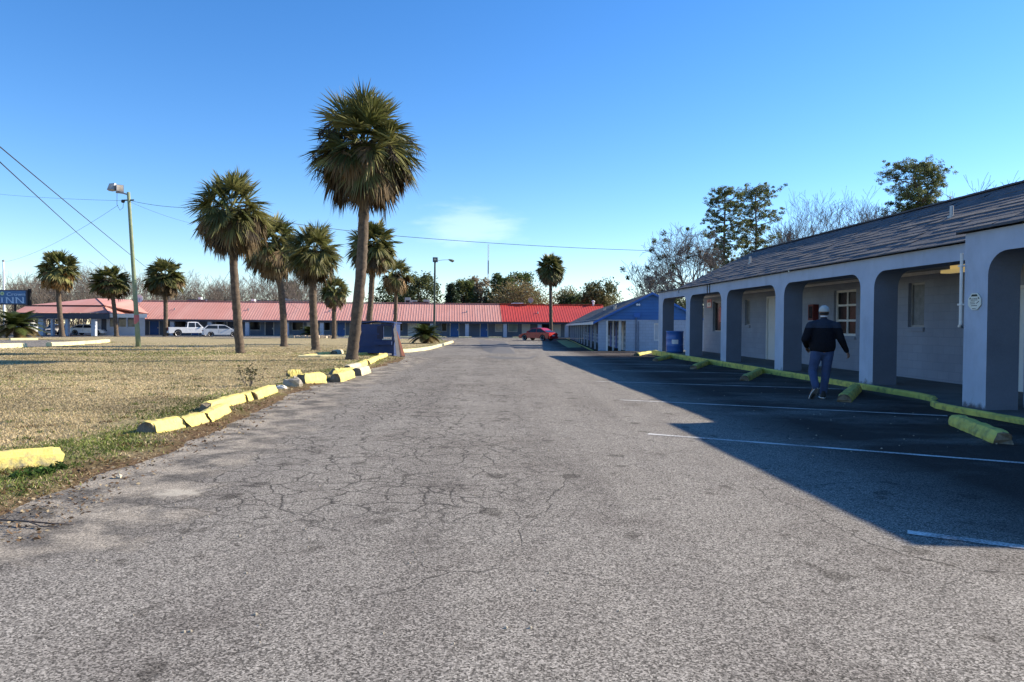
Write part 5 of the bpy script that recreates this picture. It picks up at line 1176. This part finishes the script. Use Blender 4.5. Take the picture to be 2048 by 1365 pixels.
# cap, hair, collar
mb = MB(); V = []; c = (.035, .04, 1.735)
mb.ell(c, (.097, .112, .108), 24, 16); mb.f = [q for q in mb.f if all(mb.v[i][2] > c[2]-.034 for i in q)]
cap = mb.build('cap', simple('white_cap', (.46, .46, .43), .8, .15, 12, .3, dirt=(.36, .37, .34), dirt_amt=.6, dscale=14), man, True)
mb = MB(); V = []
for i in range(9): a = math.pi*(.12+.76*i/8); V += [(c[0]+.095*math.cos(a), c[1]+.105*math.sin(a), c[2]-.002), (c[0]+.10*math.cos(a), c[1]+.06+.14*math.sin(a), c[2]-.03)]
mb.add(V, [(2*i, 2*i+1, 2*i+3, 2*i+2) for i in range(8)]); mb.build('brim', M['navy'], cap)
mb = MB(); mb.ell((c[0], c[1], c[2]+.108), (.012, .012, .008), 8, 6); mb.build('button', M['dark'], cap)
mb = MB(); mb.lathe([(.078, -.006), (.086, 0), (.085, .01), (.08, .016)], 20, (0, 0, 0)); mb.v = [(c[0]+x, c[1]-.005+y*1.15, 1.665+z*2.2) for x, y, z in mb.v if True]; mb.f = [q for q in mb.f if len(q) == 4 and all(mb.v[i][1] < c[1]+.03 for i in q)]; mb.build('hair', simple('dark_hair', (.02, .018, .017), .8, .3, 20), man, True)
mb = MB(); mb.lathe([(.062, 0), (.066, .008), (.067, .018), (.062, .024)], 20, (.03, .025, 1.612)); mb.build('collar', M['white'], man, True)
# ------------------------------------------------------------------ palms
def palm_crown(Rr, seed, nleaf, el_hi, el_lo, c0, c1, droop=.35, nl=26, wid=.021, tip=(.30, .25, .12), spread=1.9, pet=.5, sq=1.0, hang=0.):
    rs = np.random.RandomState(seed); V = []; C = []
    for i in range(nleaf):
        f = (i+rs.rand())/nleaf; el = R(el_hi+(el_lo-el_hi)*f); az = i*2.39996+rs.uniform(-.35, .35)
        h = np.array([math.cos(az), math.sin(az), 0.]); d0 = h*math.cos(el)+np.array([0, 0, math.sin(el)])
        Lr = Rr*rs.uniform(.86, 1.12); Lp = Lr*pet
        e2 = el-droop*(.6+.5*math.cos(el)) if not hang else el+(R(-84)-el)*hang*rs.uniform(.75, 1.05); d1 = h*math.cos(e2)+np.array([0, 0, math.sin(e2)])
        pm_ = d0*Lp*.5; pe = pm_+(d0+d1)/2*Lp*.5
        lat = np.array([-h[1], h[0], 0.]); tw = rs.uniform(-1.15, 1.15) if not hang else rs.uniform(-.5, .5); up = np.cross(d1, lat); lat = lat*math.cos(tw)+up*math.sin(tw)
        base = np.array(c0)+(np.array(c1)-np.array(c0))*rs.rand(); base = base*rs.uniform(.75, 1.2)
        w0 = .022
        for a, b in ((np.zeros(3), pm_), (pm_, pe)):           # leaf stalk
            V += [a-lat*w0, a+lat*w0, b+lat*w0*.7, a-lat*w0, b+lat*w0*.7, b-lat*w0*.7]; C += [base*.9]*6
        ang = np.linspace(-spread, spread, nl)+rs.uniform(-.04, .04, nl)
        for a in ang:
            Lb = Lr*(1-pet)*(1.02-.30*abs(a)/spread)*rs.uniform(.85, 1.12)
            q = d1*math.cos(a)+lat*math.sin(a); q = q-up*.0+np.array([0, 0, -.10*abs(math.sin(a))]); q /= np.linalg.norm(q)
            sg = droop*rs.uniform(.5, 1.5); m1 = pe+q*Lb*.55+np.array([0, 0, -.10*sg*Lb]); e1 = pe+q*Lb*(1-.12*sg)+np.array([0, 0, -.62*sg*Lb])
            n_ = np.cross(q, rs.normal(size=3)*.5+up); n_ /= np.linalg.norm(n_)+1e-9; w = wid*Rr/2.4*rs.uniform(.7, 1.3)
            cb = base*rs.uniform(.8, 1.25); ct = np.array(tip)*.45+cb*.55 if rs.rand() < .5 else cb
            V += [pe-n_*w*.5, pe+n_*w*.5, m1+n_*w, pe-n_*w*.5, m1+n_*w, m1-n_*w, m1-n_*w, m1+n_*w, e1]; C += [cb]*6+[cb, cb, ct]
    V = np.array(V)*np.array([1, 1, sq]); return V, np.arange(len(V)).reshape(-1, 3), np.clip(np.array(C), 0, 1)
GR0, GR1 = (.07, .088, .024), (.235, .225, .08); DD0, DD1 = (.032, .024, .016), (.19, .13, .065)
def palm(label, base, heart, Rpx, seed, trunk_r=.19, bend=0., nl=(42, 34), dead=True, detail=34, sq=1., dlo=-66, ghi=84, glo=-30, dy=0., fruit=False, group='palmettos', dcol=None):
    p = G(*base); q = AT(heart[0], heart[1], p[1]+dy); Rr = Rpx*q[1]/F; t = thing('palm_tree', label, 'palm tree', tuple(p), 0, group); d = q-p
    mb = MB(); rs = random.Random(seed); P = []; Q = []; K = 60
    for i in range(K+1):
        k = i/K; o = bend*math.sin(math.pi*k); P.append((d[0]*k+o+rs.uniform(-.012, .012), d[1]*k, d[2]*k-.05*(i == 0))); Q.append(trunk_r*(1.32 if i == 0 else 1.14 if i == 1 else 1.)*(1-.16*k)*(1+rs.uniform(-.05, .06)))
    mb.tube(P, Q, 14); mb.build('trunk', M['bark'], t, True)
    sc = max(.021, .0155*p[1]/14)
    V, Fq, C = palm_crown(Rr*1.08, seed, int(nl[0]*.95), ghi, glo-8, GR0, GR1, .2, detail, sc, sq=sq, pet=.48); np_mesh('crown', V, Fq, M['frond'], C, t, tuple(d))
    V, Fq, C = palm_crown(Rr*1.12, seed+70, int(nl[0]*.3), 8, -38, (.045, .055, .016), (.17, .165, .055), .4, detail, sc, sq=sq, pet=.5, hang=.5); np_mesh('drooping_fronds', V, Fq, M['frond'], C, t, tuple(d))
    if dead: V, Fq, C = palm_crown(Rr*1.12, seed+50, int(nl[1]*1.0), 2, dlo, (dcol or (DD0, DD1))[0], (dcol or (DD0, DD1))[1], .45, detail, sc*1.15, (.22, .16, .08), 1.35, .60, sq, hang=.9); np_mesh('dead_fronds', V, Fq, M['dead'], C, t, tuple(d))
    V, Fq, C = palm_crown(Rr*.62, seed+90, 16, 40, -60, DD0, (.12, .12, .045), .5, 16, sc*1.3, (.2, .15, .08), 1.8, .3, sq); np_mesh('old_leaf_bases', V, Fq, M['dead'], C, t, tuple(d))
    if fruit:
        mb = MB(); rs = random.Random(seed)
        for i in range(fruit):
            az = rs.uniform(0, 6.28); r_0 = Rr*rs.uniform(.55, .95); e = Vector((math.cos(az)*r_0, math.sin(az)*r_0, Rr*rs.uniform(-.55, .05))); mid = e*.6+Vector((0, 0, Rr*.35)); mb.tube([(0, 0, 0), mid, e], [.03, .02, .012], 5)
            for j in range(46):
                a = mid.lerp(e, rs.uniform(.3, 1)); o = Vector((rs.gauss(0, .16), rs.gauss(0, .16), rs.uniform(-.55, .0))); mb.tube([a, a+o*.6, a+o], [.012, .011, .008], 3, False)
        mb.build('fruit_stalks', simple('dark_fruit', (.04, .03, .026), .9, .4), t, loc=tuple(d))
    return t
palm('tallest palm tree, leaning, with a thick brown skirt of dead fronds', (703, 722), (729, 292), 118, 11, .22, .16, (54, 52), detail=44, fruit=12, glo=-24, dlo=-58)
palm('second tallest palm on the lawn, straight trunk, full crown standing left of the group', (481, 708.5), (463, 420), 86, 12, .20, -.06, (46, 40), fruit=4)
palm('palm with a curved dark trunk overlapping the crown of the second tallest', (568, 694.5), (545, 490), 64, 13, .25, .25, (40, 36), fruit=3)
palm('yellow green palm with a straight trunk between the curved one and the tallest', (632, 702), (628, 503), 63, 14, .23, -.12, (48, 18), dlo=-70)
palm('palm rising behind the tallest trunk and the dumpster', (733, 693), (746, 492), 56, 15, .24, .1, (44, 30))
palm('short far palm seen low between the yellow green palm and the tallest', (668, 678.5), (668, 582), 34, 16, .28, 0, (34, 18), detail=20)
palm('slim palm with a ragged tan crown behind the dumpster, nearest the street lamp', (786, 690), (791, 549), 37, 17, .17, .12, (18, 40), detail=22, glo=20, dcol=((.07, .05, .028), (.34, .23, .12)))
palm('lone palm with a round ball crown before the red roof', (1102, 677), (1101, 537), 31, 18, .26, 0, (48, 34), detail=22, sq=1.05)
palm('leftmost palm before the office, with orange dead fronds low in its crown', (125, 674), (116, 538), 42, 19, .30, -.15, (38, 26), detail=20, dcol=((.10, .06, .02), (.36, .20, .07)))
palm('wide flat crowned palm between the office and the wooden floodlight pole', (233, 673.5), (221, 563), 45, 20, .27, .1, (34, 18), detail=20, sq=.72)
palm('palm just right of the floodlight pole, before the pink roof', (331, 673.5), (330, 553), 45, 21, .29, .05, (36, 24), detail=20, sq=.85)
c = AT(716.5, 517.5, 28.3); t = thing('security_camera', 'small white round camera fixed to the trunk of the tallest palm', 'camera', tuple(c))
mb = MB(); mb.lathe([(.02, .12), (.055, .06), (.065, 0), (.05, -.02), (.02, -.03)], 14, (0, 0, 0), 'y'); mb.build('housing', M['white'], t); mb = MB(); mb.lathe([(.025, -.034), (.02, -.04)], 10, (0, 0, 0), 'y'); mb.build('lens', M['dark'], t)
mb = MB(); mb.b2((-.05, .06, -.32), (-.01, .1, -.18)); mb.build('junction_box', M['white'], t)
# sago palms
def sago(label, u, v, Rpx, hpx, seed, nl=30):
    p = G(u, v); Rr = 1.45*Rpx*p[1]/F; H = hpx*p[1]/F; t = thing('sago_palm', label, 'sago palm', tuple(p), 0, 'sago palms'); mb = MB(); mb.tube([(0, 0, -.1), (0, 0, H*.5), (0, 0, H)], [.30, .34, .22], 12); mb.build('trunk', M['bark'], t)
    rs = np.random.RandomState(seed); V = []; C = []
    for i in range(nl):
        f = i/nl; el = R(68-75*f); az = i*2.4+rs.uniform(-.3, .3); h = np.array([math.cos(az), math.sin(az), 0]); pt = np.zeros(3); e = el; pts = [pt]
        for k in range(9): pt = pt+(h*math.cos(e)+np.array([0, 0, math.sin(e)]))*Rr*1.15/9; e -= .13; pts.append(pt)
        lat = np.array([-h[1], h[0], 0]); g = np.array([.05, .065, .018])*rs.uniform(.7, 1.5) if f < .8 else np.array([.16, .12, .05])*rs.uniform(.7, 1.2)
        for k in range(1, 9):
            for j in (0, .33, .66):
                b0 = pts[k]*(1-j)+pts[k+1]*j; tn = pts[k+1]-pts[k]; tn /= np.linalg.norm(tn); ll = Rr*.30*math.sin(math.pi*min(1, (k+j)/9.3+.08))
                for s in (-1, 1): V += [b0-tn*max(.03, .0011*p[1]), b0+tn*max(.03, .0011*p[1]), b0+lat*s*ll+tn*ll*.5-np.array([0, 0, ll*.15])]; C += [g*rs.uniform(.8, 1.2)]*3
            V += [pts[k]-lat*.02, pts[k]+lat*.02, pts[k+1]]; C += [g]*3
    V = np.array(V); np_mesh('crown', V, np.arange(len(V)).reshape(-1, 3), M['frond'], np.array(C), t, (0, 0, H))
sago('spiky sago palm on the kerbed island at the far left before the office', 34, 677, 36, 22, 31, 40)
sago('sago palm with yellowing fronds beside the street lamp on the lawn island', 851, 688, 26, 17, 32, 34)
sago('dark round sago clump in the rubble ring before the far wing', 621, 677, 17, 9, 33, 34)

# ------------------------------------------------------------------ broadleaf and needle trees
def leaf_cloud(cent, rad, n, size, cols, rs, flatn=1.):
    cent = np.asarray(cent); k = rs.randint(0, len(cent), n); u = rs.normal(size=(n, 3)); u /= np.linalg.norm(u, axis=1)[:, None]
    P = cent[k]+u*np.asarray(rad)[k][:, None]*(rs.rand(n)**.5)[:, None]*np.array([1, 1, flatn])
    a = rs.normal(size=(n, 3)); a /= np.linalg.norm(a, axis=1)[:, None]; b_ = np.cross(a, rs.normal(size=(n, 3))); b_ /= np.linalg.norm(b_, axis=1)[:, None]
    s = size*rs.uniform(.5, 1.4, n)[:, None]
    V = np.stack([P-a*s-b_*s*.35, P+a*s-b_*s*.2, P+b_*s*.75], 1).reshape(-1, 3)
    C = np.asarray(cols)[k]*rs.uniform(.7, 1.35, n)[:, None]
    return V, np.arange(3*n).reshape(-1, 3), np.repeat(np.clip(C, 0, 1), 3, 0)
def evergreen(name, label, u, vtop, wpx, y, seed, c0, c1, shape='round', n=5200, size=.22, vb=None, cat='tree', group=None, x_off=0):
    rs = np.random.RandomState(seed); p = AT(u, 660, y); p[2] = gz(p[0], y)-.05; H = AT(u, vtop, y)[2]-p[2]; W = 1.3*wpx*y/F
    t = thing(name, label, cat, tuple(p), 0, group); mb = MB(); tr = .05*H**.9*.5; mb.tube([(0, 0, -.2), (rs.uniform(-.2, .2), 0, H*.3), (rs.uniform(-.4, .4), 0, H*.8)], [tr, tr*.7, tr*.2], 8)
    cen = []; rad = []; col = []
    K = 120
    for i in range(K):
        f = rs.rand(); z = H*(.10+.84*f)
        if shape == 'round': w_ = math.sqrt(max(0, 1-((f-.45)/.62)**2))
        elif shape == 'cone': w_ = (1-f)*.95+.08
        else: w_ = .5+.5*math.sin(f*7+seed)*.5
        r_0 = W/2*w_*rs.rand()**.45*rs.uniform(.7, 1.1); a = rs.uniform(0, 6.28); cen.append((r_0*math.cos(a), r_0*math.sin(a)*.8, z)); rad.append(W*rs.uniform(.09, .19)); k = rs.rand(); col.append(np.array(c0)*(1-k)+np.array(c1)*k)
        if i % 5 == 0: mb.tube([(0, 0, z*.55), tuple(np.array(cen[-1])*.6+np.array([0, 0, z*.25])), cen[-1]], [tr*.4, tr*.2, .02], 5)
    mb.build('trunk', M['greybark'], t); V, Fq, C = leaf_cloud(cen, rad, int(n*1.9), size*.95, [1.55*q for q in col], rs); np_mesh('crown', V, Fq, M['leaf'], C, t); return t
DG0, DG1 = (.022, .038, .014), (.075, .095, .026); OL0, OL1 = (.06, .06, .02), (.15, .125, .05); BR0, BR1 = (.11, .08, .045), (.21, .155, .085)
evergreen('cedar_tree', 'dark cedar at the left end of the trees over the pink roof', 902, 566, 48, 128, 41, (.018, .03, .016), (.05, .07, .035), 'cone', 5200, .24)
evergreen('oak_tree', 'dull olive tree next right of the dark cedar', 928, 558, 46, 132, 42, OL0, DG1, 'round')
evergreen('oak_tree', 'greyish brown half bare tree in the middle of the row, under the radio mast', 956, 551, 44, 136, 43, BR0, (.24, .19, .12), 'round', 3600, .2)
evergreen('oak_tree', 'tall dark green tree just right of the radio mast', 1000, 546, 50, 134, 44, DG0, DG1)
evergreen('oak_tree', 'bright green broad tree left of the lone round palm', 1042, 543, 62, 138, 45, (.03, .05, .012), (.11, .13, .03))
evergreen('thicket', 'broad brown twiggy thicket over the joint of pink and red roofs', 1040, 566, 112, 122, 46, BR0, OL1, 'round', 7000, .17)
evergreen('thicket', 'thin olive thicket right of the lone round palm', 1128, 577, 70, 128, 47, OL0, OL1, 'round', 2600, .17)
evergreen('oak_tree', 'dark olive round tree over the ridge of the blue gabled wing', 1203, 560, 76, 118, 48, DG0, OL1, 'round', 6400, .2)
evergreen('oak_tree', 'low dark tree between the round olive tree and the lone palm', 1150, 586, 60, 126, 49, DG0, DG1, 'round', 3200, .2)
evergreen('oak_tree', 'green oak left of the street lamp, spreading over the pink roof', 838, 546, 78, 122, 50, DG0, (.10, .11, .04), 'round', 4600, .22)
evergreen('oak_tree', 'darker oak behind the slim ragged palm', 786, 562, 70, 128, 51, DG0, DG1, 'round', 4200, .22)
evergreen('pine_tree', 'small round topped pine above the white building', 581, 561, 40, 150, 52, DG0, (.09, .09, .04), 'round', 2600, .24)
evergreen('oak_tree', 'dark shrub tree seen through the last arch above the drum', 1352, 594, 70, 85, 53, DG0, DG1, 'round', 3600, .15)
evergreen('oak_tree', 'dark leafy shrub seen in the slit past the end of the block wall', 1408, 590, 40, 62, 54, DG0, (.2, .18, .12), 'round', 2600, .10)

def grow(mb, p, d, Ln, r, depth, rs, upb=.25, wob=.22, kids=3, rmin=.012, n=4, ratio=.66, tips=None):
    P = [Vector(p)]; Rr = [r]; d = Vector(d).normalized(); ns = 5 if depth > 2 else 3
    for i in range(ns):
        d = (d+Vector((rs.gauss(0, wob), rs.gauss(0, wob), rs.gauss(0, wob)*.7+upb*.18))).normalized(); P.append(P[-1]+d*Ln/ns); Rr.append(max(rmin, r*(1-.55*(i+1)/ns)))
    mb.tube(P, Rr, n if depth > 2 else 3, False)
    if tips is not None and depth <= 2: tips.append(tuple(P[-1]))
    if depth == 0: return
    for k in range(kids+(depth > 3)):
        t = rs.uniform(.35, 1.) if k else 1.; i = min(ns, max(1, int(round(t*ns)))); ax = Vector((rs.gauss(0, 1), rs.gauss(0, 1), rs.gauss(0, .7))).normalized()
        nd = (d+ax*rs.uniform(.55, 1.05)+Vector((0, 0, upb))).normalized(); grow(mb, P[i], nd, Ln*ratio*rs.uniform(.75, 1.2), Rr[i]*rs.uniform(.55, .8), depth-1, rs, upb, wob, kids, rmin, n, ratio, tips)
def bare(label, u, vtop, y, seed, lean=(0, 0, 1), depth=5, trunk=.34, vb=None, spread=1., mist=0, group='bare trees behind the near wing', kids=3, rmin=.0115, upb=.30, wob=.095):
    rs = random.Random(seed); p = AT(u, 660, y); p[2] = gz(p[0], y)-.1; H = AT(u, vtop, y)[2]-p[2]; t = thing('bare_tree', label, 'tree', tuple(p), 0, group)
    mb = MB(); tips = []; grow(mb, (0, 0, 0), lean, H*.34, trunk, depth+1, rs, upb, wob*spread, kids, rmin, 6, .72, tips)
    zs = max(v[2] for v in mb.v); k = H/zs; mb.v = [(a*k*spread, b*k*spread, c*k) for a, b, c in mb.v]
    cut = len([1 for q in mb.f if all(i < 36 for i in q)]); tb = MB(); n0 = 36; tb.v = mb.v[:n0]; tb.f = [q for q in mb.f if max(q) < n0]
    br = MB(); br.v = mb.v[n0:]; br.f = [tuple(i-n0 for i in q) for q in mb.f if min(q) >= n0]
    tb.build('trunk', M['greybark'], t); br.build('branches', M['greybark'], t)
    if mist:
        r2 = np.random.RandomState(seed); big = [i for i in range(len(tips))]; cen = [np.array(tips[i])*np.array([k*spread, k*spread, k]) for i in r2.choice(len(tips), mist, replace=False)]
        V, Fq, C = leaf_cloud(cen, [r2.uniform(.18, .42) for _ in cen], 90*mist, .075, [np.array((.05, .065, .02))*r2.uniform(.6, 1.8) for _ in cen], r2); np_mesh('mistletoe', V, Fq, M['leaf'], C, t)
    return t
def spreading(label, u, vtop, y, seed, wpx, mist):
    rs = random.Random(seed); p = AT(u, 660, y); p[2] = gz(p[0], y)-.1; H = AT(u, vtop, y)[2]-p[2]; t = thing('bare_tree', label, 'tree', tuple(p), 0, 'bare trees behind the near wing')
    tb = MB(); fork = Vector((-.15, 0, H*.42)); tb.tube([(0, 0, 0), (.05, 0, H*.2), tuple(fork), (-.1, 0, H*.5)], [.36, .29, .25, .2], 10); tb.build('trunk', M['greybark'], t)
    br = MB(); tips = []
    for k, (ax, up) in enumerate(((-1., .45), (-.75, .8), (-.3, 1.), (.25, 1.), (.7, .85), (1., .5), (-.9, .2), (.5, .6), (-.5, .55))):
        grow(br, fork+Vector((0, 0, rs.uniform(-.5, .6))), (ax, rs.uniform(-.6, .6), up), H*.24, .13, 5, rs, .06, .17, 3, .013, 5, .72, tips)
    zs = max(v[2] for v in br.v); xs0 = min(v[0] for v in br.v); xs1 = max(v[0] for v in br.v); W = wpx*y/F; kx = W/(xs1-xs0); kz = (H-fork.z)/(zs-fork.z)
    tr = lambda v: (fork.x+(v[0]-fork.x)*kx, v[1]*kx, fork.z+(v[2]-fork.z)*(kz if v[2] > fork.z else .8)); br.v = [tr(v) for v in br.v]; br.build('branches', M['greybark'], t)
    r2 = np.random.RandomState(seed); cen = [tr(tips[i]) for i in r2.choice(len(tips), mist, replace=False)]
    V, Fq, C = leaf_cloud(cen, [r2.uniform(.15, .4) for _ in cen], 110*mist, .07, [np.array((.06, .07, .022))*r2.uniform(.6, 1.9) for _ in cen], r2); np_mesh('mistletoe', V, Fq, M['leaf'], C, t)
spreading('broad bare tree hung with dark mistletoe clumps beyond the end of the near wing', 1383, 446, 60, 63, 215, 34)
bare('low bare tree with mistletoe reaching left over the blue gable roof', 1330, 520, 66, 62, (-.35, 0, 1), 5, .22, spread=1.5, mist=18, kids=3)
bare('bare tree nearest the right hand pine of the pair', 1590, 396, 74, 64, (.05, 0, 1), 5, .26)
bare('slender bare tree second to the right of the pine pair', 1640, 378, 78, 65, (.0, 0, 1), 5, .24)
bare('bare tree third to the right of the pine pair', 1685, 384, 76, 66, (.05, 0, 1), 5, .24)
bare('small bare tree at the right end of the bare group', 1728, 398, 74, 67, (.1, 0, 1), 5, .2)
bare('bare tree top just showing over the roof at the right border', 2036, 350, 60, 68, (0, 0, 1), 5, .25)
bare('bare twiggy tree between the pine pair and the mistletoe tree', 1440, 500, 72, 69, (.1, 0, 1), 5, .2)
def pine(label, u, vtop, wpx, y, seed, crown=.55, cs=12, spreadz=1., lean=0., low=None, profile=(.5, .7, .95, 1., .45)):
    rs = np.random.RandomState(seed); p = AT(u, 660, y); p[2] = gz(p[0], y)-.1; H = AT(u, vtop, y)[2]-p[2]; W = wpx*y/F; t = thing('pine_tree', label, 'pine tree', tuple(p), 0, 'tall pines behind the near wing')
    mb = MB(); tr = .22; TP = [(lean*H*k+rs.uniform(-.1, .1), 0, H*k*.97) for k in np.linspace(0, 1, 9)]; mb.tube(TP, [tr*(1-.8*k) for k in np.linspace(0, 1, 9)], 8); mb.build('trunk', M['pinebark'], t)
    br = MB(); cen = []; rad = []; col = []; nb_ = 54
    for i in range(nb_):
        f = i/nb_; z = H*(1-crown+crown*.96*f); prof = float(np.interp(f, [0, .25, .5, .8, 1], profile))
        a = i*2.4+rs.uniform(-.5, .5); ln_ = W/2*prof*rs.uniform(.55, 1.1); b0 = np.array([lean*z, 0, z]); d = np.array([math.cos(a), math.sin(a), rs.uniform(.05, .55)])
        e = b0+d*ln_; mid = b0+d*ln_*.5-np.array([0, 0, .15]); br.tube([b0, mid, e], [.05, .035, .015], 4, False)
        for k in range(cs):
            s = rs.uniform(.35, 1.05); c = b0+(e-b0)*s+rs.normal(size=3)*np.array([.35, .35, .22])*W/5; cen.append(c); rad.append(rs.uniform(.13, .30)*W/4.2); q = rs.rand(); col.append(np.array((.05, .072, .03))*(1-q)+np.array((.20, .225, .08))*q)
            if k % 3 == 0: br.tube([mid, c], [.02, .01], 3, False)
    if low:
        for du, v_ in low:
            e = AT(u+du, v_, y)-p; b0 = np.array([0, 0, e[2]-.6]); br.tube([b0, (b0+e)/2, e], [.06, .04, .02], 5, False)
            for k in range(14): s = rs.uniform(.45, 1.05); cen.append(b0+(e-b0)*s+rs.normal(size=3)*.25); rad.append(rs.uniform(.2, .38)); col.append(np.array((.03, .045, .016))*rs.uniform(.6, 1.8))
    br.build('branches', M['pinebark'], t); V, Fq, C = leaf_cloud(cen, rad, 52*len(cen), .062*y/65, col, rs, .8); np_mesh('crown', V, Fq, M['leaf'], C, t)
pine('left pine of the tall pair behind the near wing', 1445, 371, 92, 68, 71, .62, 11)
pine('right pine of the tall pair behind the near wing, with a broader top', 1509, 368, 104, 70, 72, .66, 11)
pine('solitary open crowned pine above the shingle roof at the right', 1832, 321, 122, 50, 73, .40, 16, profile=(.25, .5, 1., 1.05, .5), low=[(-62, 421), (-45, 412), (34, 402)])
# ------------------------------------------------------------------ leafless woods behind the far wing (one mass)
tmpl = []
for s in range(5):
    mb = MB(); rs = random.Random(200+s); grow(mb, (0, 0, 0), (rs.gauss(0, .06), 0, 1), 4.2, .15, 4, rs, .34, .15, 3, .016, 4, .70)
    Fq = [q if len(q) == 4 else None for q in mb.f]; tmpl.append((np.array(mb.v), np.array([q for q in Fq if q])))
rs = np.random.RandomState(77); VV = []; FF = []; CC = []; off = 0
for i in range(200):
    V, Fq = tmpl[i % 5]; y = rs.uniform(118, 165); u = rs.uniform(-80, 640); x = (u-1024)/F*y; prof = 540+10*math.sin(u*.021)+8*math.sin(u*.05+1)+(14 if 400 < u < 520 else 0)
    H = AT(u, prof+rs.uniform(-4, 26), y)[2]+.3; k = H/V[:, 2].max(); a = rs.uniform(0, 6.28); c, s = math.cos(a), math.sin(a)
    VV.append(np.stack([(V[:, 0]*c-V[:, 1]*s)*k+x, (V[:, 0]*s+V[:, 1]*c)*k+y, V[:, 2]*k-.3], 1)); FF.append(Fq+off); off += len(V); CC.append(np.repeat(np.array([[.165, .137, .112]])*rs.uniform(.6, 1.35), len(V), 0))
wd_ = np_mesh('bare_woods', np.concatenate(VV), np.concatenate(FF), leafy('bare_wood_bark', 0, .9), np.concatenate(CC)); tag(wd_, 'grey brown leafless woods behind the office and the pink roof', 'woods', kind='stuff')
cen = []; rad = []; col = []
for i in range(220):
    y = rs.uniform(124, 160); u = rs.uniform(-90, 660); p = AT(u, 640, y); cen.append((p[0], y, rs.uniform(.6, 7.5)*rs.rand()**.5)); rad.append(rs.uniform(.9, 2.0)); q = rs.rand(); col.append(np.array((.10, .078, .05))*(1-q)+np.array((.17, .14, .095))*q if rs.rand() < .8 else np.array((.04, .05, .022)))
V, Fq, C = leaf_cloud(cen, rad, 30000, .17, col, rs); tag(np_mesh('underbrush', V, Fq, M['leaf'], C), 'brown underbrush at the foot of the leafless woods', 'underbrush', kind='stuff')
cen = []; rad = []; col = []
for i in range(160):
    y = rs.uniform(135, 170); u = rs.uniform(640, 1320); p = AT(u, 640, y); cen.append((p[0], y, rs.uniform(.6, 8.0)*rs.rand()**.5)); rad.append(rs.uniform(.9, 2.2)); q = rs.rand(); col.append(np.array((.03, .042, .016))*(1-q)+np.array((.11, .095, .045))*q)
V, Fq, C = leaf_cloud(cen, rad, 22000, .19, col, rs); tag(np_mesh('hedge_mass', V, Fq, M['leaf'], C), 'low dark growth behind the middle of the far wing', 'underbrush', kind='stuff')
# small shrub by the kerb row
p = G(497, 778); t = thing('shrub', 'small half bare shrub standing in the dry lawn by the yellow kerb row', 'shrub', tuple(p)); mb = MB(); rs = random.Random(4); tips = []
for i in range(11):
    a = rs.uniform(0, 6.28); grow(mb, (math.cos(a)*.03, math.sin(a)*.03, -.02), (math.cos(a)*.5, math.sin(a)*.5, 1), .27, .008, 2, rs, .15, .2, 2, .0025, 4, .62, tips)
mb.build('stems', M['greybark'], t); r2 = np.random.RandomState(4); V, Fq, C = leaf_cloud([x for x in tips], [.035]*len(tips), 420, .02, [np.array((.06, .06, .025))*r2.uniform(.5, 1.8) for _ in tips], r2); np_mesh('leaves', V, Fq, M['leaf'], C, t)
# weeds against the nearest kerb block
r2 = np.random.RandomState(6); cen = [G(u, v, .05) for u, v in ((45, 950), (60, 947), (85, 944), (105, 941), (118, 936), (30, 955), (100, 945), (75, 949), (125, 936))]
V, Fq, C = leaf_cloud(cen, [.06]*len(cen), 420, .022, [np.array((.05, .095, .018))*r2.uniform(.6, 1.5) for _ in cen], r2); tag(np_mesh('weeds', V, Fq, M['leaf'], C), 'low green weeds against the nearest yellow kerb block', 'weeds', kind='stuff')
# ring of rubble round the dark sago
r2 = random.Random(12); mb = MB()
for i in range(44):
    a = i/44*6.283; c = G(621, 677); mb.box((c[0]+math.cos(a)*2.4+r2.gauss(0, .1), c[1]+math.sin(a)*2.2+r2.gauss(0, .1), c[2]+.16), (.42, .3, .36+r2.uniform(-.1, .15)), r2.uniform(0, 3))
o = mb.build('rubble_ring', simple('tan_rubble', (.46, .38, .29), .9, .3, 3)); tag(o, 'ring of tan stone blocks round the dark sago clump before the far wing', 'planter')
bpy.context.view_layer.update()
